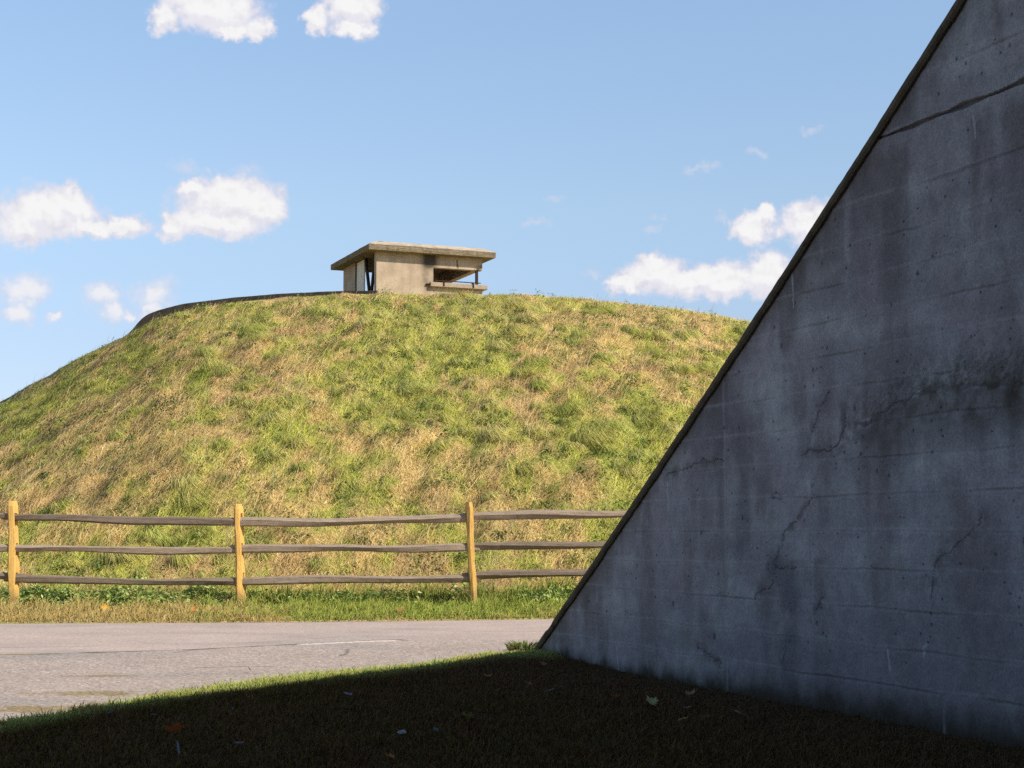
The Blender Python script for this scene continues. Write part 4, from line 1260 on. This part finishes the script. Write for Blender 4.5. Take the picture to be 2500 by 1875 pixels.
ORANGE, RUST, TAN, YEL, PALE, BROWN = (.42, .11, .03), (.20, .07, .035), (.26, .15, .09), (.24, .22, .05), (.19, .205, .25), (.10, .055, .035)
LEAVES = [
    ('maple', -1.87, 9.01, .24, ORANGE, 'large bright orange maple leaf lying in the shaded lawn at lower left', .05, .2, R(35)),
    ('oval', -2.42, 9.77, .15, PALE, 'largest whitish upturned leaf in the shaded lawn near the left edge', .05, .3, R(40)),
    ('oval', -2.17, 9.81, .11, (.30, .32, .38), 'dull grey leaf just right of the largest whitish leaf', .04, .3, 0),
    ('scrap', -1.73, 10.05, .10, PALE, 'small pale curled leaf above and right of the orange maple leaf', .05, .3, R(20)),
    ('scrap', -1.64, 7.98, .13, PALE, 'narrow white leaf standing on end at the bottom edge of the lawn', .09, .2, R(75)),
    ('maple', -2.92, 9.27, .13, RUST, 'rusty red leaf at the far left edge of the shaded lawn', .04, .2, R(15)),
    ('scrap', -2.04, 10.8, .11, (.34, .36, .40), 'thin grey leaf close under the shadow line at left', .05, .3, R(30)),
    ('oval', -1.42, 8.45, .14, (.16, .15, .17), 'dim grey leaf right of the orange maple leaf near the bottom', .04, .2, 0),
    ('oval', -1.63, 13.21, .10, ORANGE, 'small orange leaf standing in the sunlit grass strip beside the road', .07, .3, R(70)),
    ('oval', -1.77, 13.35, .06, BROWN, 'tiny brown leaf at the road edge left of the small orange leaf', .03, .3, R(30)),
    ('maple', -.33, 14.98, .13, (.22, .09, .04), 'curled brown leaf at the road edge nearest the wall', .06, .3, R(60)),
    ('maple', -.01, 14.95, .13, BROWN, 'dark leaf upright on the shadow line beside the weed tuft', .08, .2, R(75)),
    ('maple', -1.10, 11.89, .12, RUST, 'rust orange leaf in the shade below the sunlit strip at centre left', .04, .2, R(20)),
    ('maple', -.19, 12.57, .15, (.34, .15, .06), 'orange brown leaf in the shade left of the wall foot', .04, .2, R(25)),
    ('maple', -.28, 11.6, .14, RUST, 'dark rust leaf directly below the orange brown leaf', .04, .2, R(20)),
    ('maple', .12, 12.04, .17, (.36, .17, .07), 'broad rust leaf left of the thin white leaf by the wall', .04, .2, R(25)),
    ('scrap', .37, 12.57, .16, PALE, 'thin white leaf lying nearest the foot of the wall', .06, .2, R(10)),
    ('scrap', .26, 11.33, .17, PALE, 'frayed white leaf below the thin white one by the wall', .06, .2, R(10)),
    ('maple', -.27, 9.68, .18, YEL, 'dull yellow green leaf alone in the middle of the shaded lawn', .05, .2, R(30)),
    ('oval', -.60, 8.82, .16, (.30, .33, .32), 'pale grey green leaf below and left of the yellow green leaf', .05, .2, R(20)),
    ('oval', -.42, 8.96, .12, (.26, .28, .36), 'bluish grey leaf below the yellow green leaf', .05, .3, R(20)),
    ('scrap', -.27, 8.74, .09, PALE, 'tiny white leaf right of the bluish grey leaf', .06, .3, R(30)),
    ('maple', -.60, 7.92, .14, (.42, .20, .08), 'orange tan leaf at the bottom edge of the picture left of centre', .05, .2, R(30)),
    ('oval', -1.11, 10.98, .15, (.22, .22, .27), 'faint grey leaf in the shade at centre left', .04, .2, R(10)),
    ('maple', .71, 11.06, .13, (.40, .18, .07), 'orange leaf between the frayed white leaf and the two toned leaf', .05, .2, R(30)),
    ('maple', .90, 10.53, .20, (.38, .38, .18), 'large pale yellow green leaf lying under the wall', .06, .2, R(40)),
    ('maple', 1.27, 11.42, .19, (.30, .18, .11), 'large tan brown leaf closest under the wall at right', .05, .2, R(35)),
    ('scrap', 1.11, 10.27, .12, (.72, .76, .85), 'brightest white leaf right of the large yellow green leaf', .06, .2, R(20)),
    ('oval', 1.41, 10.09, .19, (.40, .32, .27), 'pale tan leaf at the right end of the leaf scatter', .05, .2, R(20)),
    ('maple', 1.18, 9.91, .14, (.38, .19, .08), 'orange brown leaf below the pale tan leaf', .05, .2, R(20)),
    ('maple', 1.02, 9.68, .15, (.33, .20, .07), 'yellow brown leaf just left of and below the orange brown pair', .05, .2, R(20)),
    ('oval', 1.17, 9.16, .13, (.24, .22, .20), 'dim grey brown leaf lowest under the wall at right', .04, .2, R(10)),
    ('maple', .27, 13.92, .13, (.28, .14, .06), 'brown orange leaf at the very foot of the low wall end', .05, .2, R(20)),
    ('oval', 1.55, 11.65, .10, (.36, .34, .08), 'small yellow leaf touching the wall foot', .05, .2, R(30)),
]
for i, (kd, x, y, s, c, lb, lift, tl, up) in enumerate(LEAVES):
    leaf(kd, x, y, s * .58, c, lb, lift * .9, tl, up, seed=i * 3 + 1)
leaf('oval', -2.16, 13.3, .05, BROWN, 'dark brown leaf standing alone on the asphalt near the grass edge', .03, .2, R(60), 301, road_z)
leaf('maple', -5.33, 21.09, .12, (.85, .42, .06), 'yellow orange leaf on the verge left of the middle fence post', .09, .2, R(55), 303, hill_z)
leaf('maple', -4.14, 20.98, .10, (.72, .26, .06), 'orange leaf on the verge just left of below the middle fence post', .09, .2, R(55), 305, hill_z)
leaf('maple', -1.45, 20.95, .12, (.45, .24, .09), 'tan orange leaf on the verge left of the right fence post', .08, .2, R(55), 307, hill_z)


# ----------------------------------------------------------------------------- sky with clouds, sun
SUN_EL, SUN_AZ = 40.3, 123.0


def build_world():
    w = bpy.data.worlds.new('World')
    sc.world = w
    w.use_nodes = True
    t = w.node_tree
    t.nodes.clear()
    lk = t.links.new

    def N(typ, **kw):
        nd = t.nodes.new(typ)
        for k, v in kw.items(): setattr(nd, k, v)
        return nd

    def S(nd, i, v):
        if isinstance(v, bpy.types.NodeSocket): lk(v, nd.inputs[i])
        else: nd.inputs[i].default_value = v

    def Mth(op, a, b=0.0, c=None, clamp=False):
        nd = N('ShaderNodeMath', operation=op, use_clamp=clamp); S(nd, 0, a); S(nd, 1, b)
        if c is not None: S(nd, 2, c)
        return nd.outputs[0]

    def VM(op, a, b=None, c=None):
        nd = N('ShaderNodeVectorMath', operation=op); S(nd, 0, a)
        if b is not None: S(nd, 1, b)
        if c is not None: S(nd, 2, c)
        return nd

    def ramp(fac, stops, interp='LINEAR'):
        nd = N('ShaderNodeValToRGB'); cr = nd.color_ramp; cr.interpolation = interp
        while len(cr.elements) < len(stops): cr.elements.new(.5)
        for e, (p, c) in zip(cr.elements, stops):
            e.position = p; e.color = (c, c, c, 1) if isinstance(c, (int, float)) else (*c, 1)
        S(nd, 0, fac)
        return nd.outputs[0]

    def mixc(f, a, b, mode='MIX'):
        nd = N('ShaderNodeMix', data_type='RGBA', blend_type=mode)
        for i, v in ((0, f), (6, a), (7, b)): S(nd, i, (*v, 1) if isinstance(v, tuple) and len(v) == 3 else v)
        return nd.outputs[2]

    def sm(v, a, b, c=0.0, d=1.0):
        nd = N('ShaderNodeMapRange', interpolation_type='SMOOTHSTEP')
        S(nd, 0, v); S(nd, 1, a); S(nd, 2, b); S(nd, 3, c); S(nd, 4, d)
        return nd.outputs[0]

    sky = N('ShaderNodeTexSky', sky_type='NISHITA')
    sky.sun_disc = False
    sky.sun_elevation = R(SUN_EL); sky.sun_rotation = R(SUN_AZ)
    sky.air_density = 1.0; sky.dust_density = 0.4; sky.ozone_density = 1.6
    tc = N('ShaderNodeTexCoord')
    dirv = VM('NORMALIZE', tc.outputs['Generated']).outputs[0]
    sep = N('ShaderNodeSeparateXYZ'); lk(dirv, sep.inputs[0])
    dx, dy, dz = sep.outputs
    # haze: the low sky of a humid autumn day is paler and more even than the clear-air model
    hz = ramp(dz, [(0.0, (.62, .62, .90)), (.12, (.92, .88, .96)), (.2, (1.22, 1.15, 1.10)), (.34, (1.45, 1.40, 1.33)), (.5, (1.3, 1.2, 1.15)), (.75, (1.0, 1.0, 1.0)), (1.0, (.9, .9, .9))])
    skyc = mixc(1.0, sky.outputs[0], hz, 'MULTIPLY')
    bgsky = mixc(1.0, skyc, (.145, .145, .145), 'MULTIPLY')

    # ---- cumulus: azimuth / elevation in degrees
    az = Mth('MULTIPLY', Mth('ARCTAN2', dx, dy), 180 / math.pi)
    el = Mth('MULTIPLY', Mth('ARCSINE', dz), 180 / math.pi)
    cmb = N('ShaderNodeCombineXYZ'); S(cmb, 0, az); S(cmb, 1, el)
    P0 = cmb.outputs[0]

    def noise(vec, scale, detail, rough=.55):
        nd = N('ShaderNodeTexNoise', noise_dimensions='2D'); S(nd, 'Vector', vec); S(nd, 'Scale', scale); S(nd, 'Detail', detail); S(nd, 'Roughness', rough)
        return nd
    wv = noise(P0, .9, 5, .6)
    wc = VM('SUBTRACT', wv.outputs['Color'], (.5, .5, .5)).outputs[0]
    wv2 = noise(P0, 3.2, 4, .6)
    wc2 = VM('SUBTRACT', wv2.outputs['Color'], (.5, .5, .5)).outputs[0]
    P = VM('MULTIPLY_ADD', wc, (1.25, .85, 0), P0).outputs[0]
    P = VM('MULTIPLY_ADD', wc2, (.36, .34, 0), P).outputs[0]

    def field(blobs, k=.45, gr=1.0, P=P):
        acc = None
        for (ca, ce, ra, re) in blobs:
            nd = VM('MULTIPLY_ADD', P, (1 / ra / gr, 1 / re / gr, 0), (-ca / ra / gr, -ce / re / gr, 0))
            d = VM('LENGTH', nd.outputs[0]).outputs['Value']
            acc = d if acc is None else Mth('SMOOTH_MIN', acc, d, k)
        return acc
    STRONG = CLOUD_STRONG
    FAINT = CLOUD_FAINT
    fs = field(STRONG, .45, 1.14); ff = field(FAINT, .15, 1.15)
    nz = noise(P0, 1.5, 6, .52).outputs['Fac']
    nzf = noise(P0, 5.0, 4, .55).outputs['Fac']
    rag = Mth('ADD', Mth('MULTIPLY', Mth('SUBTRACT', nz, .5), .62), Mth('MULTIPLY', Mth('SUBTRACT', nzf, .5), .10))
    ds = Mth('ADD', fs, rag)
    a_s = sm(ds, 1.26, .68)
    df = Mth('ADD', ff, Mth('MULTIPLY', rag, 1.0))
    a_f = Mth('MULTIPLY', sm(df, 1.25, .15), .92)
    dw = Mth('ADD', field(CLOUD_WISP, .15, 1.5), Mth('MULTIPLY', rag, 1.2))
    a_f = Mth('MAXIMUM', a_f, Mth('MULTIPLY', sm(dw, 1.2, .0), .42))
    front = sm(dy, .2, .5)
    alpha = Mth('MULTIPLY', Mth('MAXIMUM', a_s, a_f), front)
    # light: bright cores and crowns, lilac-grey thin edges and bases
    core = Mth('MAXIMUM', sm(ds, 1.06, .40), Mth('MULTIPLY', sm(df, .95, .25), .75))
    lit = mixc(core, (.745, .725, .82), (.93, .922, .93))
    rel = noise(VM('ADD', P0, (.12, .22, 0)).outputs[0], 1.5, 6, .52).outputs['Fac']
    # shade: how much cloud lies between this point and the sun (up and to the right)
    Pl = VM('ADD', P, (.10, .42, 0)).outputs[0]
    ds2 = Mth('ADD', field(STRONG, .45, 1.14, Pl), rag)
    under = sm(Mth('SUBTRACT', ds2, ds), .10, -.42)
    lit = mixc(Mth('MULTIPLY', Mth('MULTIPLY', under, a_s), .8), lit, (.79, .775, .85))
    relief = Mth('MULTIPLY_ADD', Mth('SUBTRACT', rel, nz), .45, 1.0)
    lit = mixc(1.0, lit, ramp(relief, [(0.0, .9), (.9, .93), (1.0, 1.0)]), 'MULTIPLY')
    fin = mixc(alpha, bgsky, lit)
    bg = N('ShaderNodeBackground'); S(bg, 0, fin); S(bg, 1, 1.0)
    # strength: sky scaled by 0.145 above; clouds are in display units
    o = N('ShaderNodeOutputWorld'); lk(bg.outputs[0], o.inputs[0])
    w.cycles.sampling_method = 'MANUAL'
    w.cycles.sample_map_resolution = 512


# cumulus lobes: azimuth, elevation, radii (degrees)
CLOUD_STRONG = [(-15.0, 10.55, 0.80, 0.36), (-16.39, 10.99, 1.48, 0.81), (-17.27, 10.48, 0.81, 0.63), (-14.08, 10.59, 0.98, 0.37), (-15.64, 11.3, 0.75, 0.56), (-10.18, 11.78, 1.62, 0.74), (-10.6, 10.94, 1.58, 0.54), (-9.02, 11.46, 0.81, 0.57), (-12.17, 10.78, 0.46, 0.43), (-11.49, 12.13, 0.43, 0.28), (-10.87, 18.32, 1.57, 0.77), (-12.61, 17.73, 0.52, 0.49), (-9.26, 17.64, 0.59, 0.36), (-10.28, 17.59, 0.73, 0.3), (-5.89, 18.54, 1.02, 0.62), (-7.2, 18.03, 0.5, 0.42), (-5.86, 17.77, 0.75, 0.28), (8.75, 10.78, 0.73, 0.52), (9.23, 11.31, 0.32, 0.32), (10.72, 10.88, 1.01, 0.66), (11.89, 10.91, 0.71, 0.71), (5.24, 9.21, 1.03, 0.58), (4.12, 8.83, 0.68, 0.35), (7.15, 8.94, 2.19, 0.55), (9.13, 9.13, 0.94, 0.72), (5.04, 9.65, 0.5, 0.36)]
CLOUD_FAINT = [(-17.11, 8.32, 0.84, 0.62), (-17.28, 7.54, 0.59, 0.48), (-14.57, 8.21, 0.69, 0.54), (-14.15, 7.66, 0.47, 0.48), (-12.65, 8.28, 0.82, 0.6), (-12.85, 7.73, 0.37, 0.34), (-15.94, 7.48, 0.25, 0.2), (-13.52, 7.57, 0.28, 0.2), (-17.86, 10.34, 0.54, 0.56)]
CLOUD_WISP = [(6.92, 12.97, 0.41, 0.13), (8.87, 13.39, 0.2, 0.11), (1.55, 11.96, 0.33, 0.12), (0.89, 11.07, 0.39, 0.13), (5.05, 10.79, 0.3, 0.13), (5.45, 11.12, 0.15, 0.09), (10.77, 14.12, 0.35, 0.1), (2.97, 9.26, 0.36, 0.13), (7.58, 11.02, 0.23, 0.17), (-5.55, 17.53, 0.36, 0.14), (-11.71, 12.76, 0.43, 0.2), (-9.47, 12.74, 0.58, 0.2)]

build_world()

sun = bpy.data.lights.new('sun', 'SUN')
sun.energy = 5.0
sun.angle = R(.5)
sun.color = (1.0, .94, .84)
so = bpy.data.objects.new('sun', sun)
COL.objects.link(so)
sd = Vector((math.cos(R(SUN_EL)) * math.sin(R(SUN_AZ)), math.cos(R(SUN_EL)) * math.cos(R(SUN_AZ)), math.sin(R(SUN_EL))))
so.rotation_euler = (-sd).to_track_quat('-Z', 'Y').to_euler()
so.location = sd * 60

cam = bpy.data.cameras.new('camera')
cam.sensor_fit = 'HORIZONTAL'
cam.sensor_width = 36.0
cam.lens = 36.0 * 3900 / 2500
cam.clip_start = .05
cam.clip_end = 6000
co = bpy.data.objects.new('camera', cam)
COL.objects.link(co)
co.location = (0, 0, CAMZ)
co.rotation_euler = (R(90 + 5.32), 0, 0)
sc.camera = co

sc.view_settings.view_transform = 'Standard'
sc.view_settings.look = 'None'
sc.view_settings.exposure = 0
sc.view_settings.gamma = 1
sc.render.engine = 'CYCLES'
sc.cycles.max_bounces = 6
sc.cycles.diffuse_bounces = 4
sc.cycles.transmission_bounces = 3
sc.cycles.use_denoising = False
sc.render.use_persistent_data = False
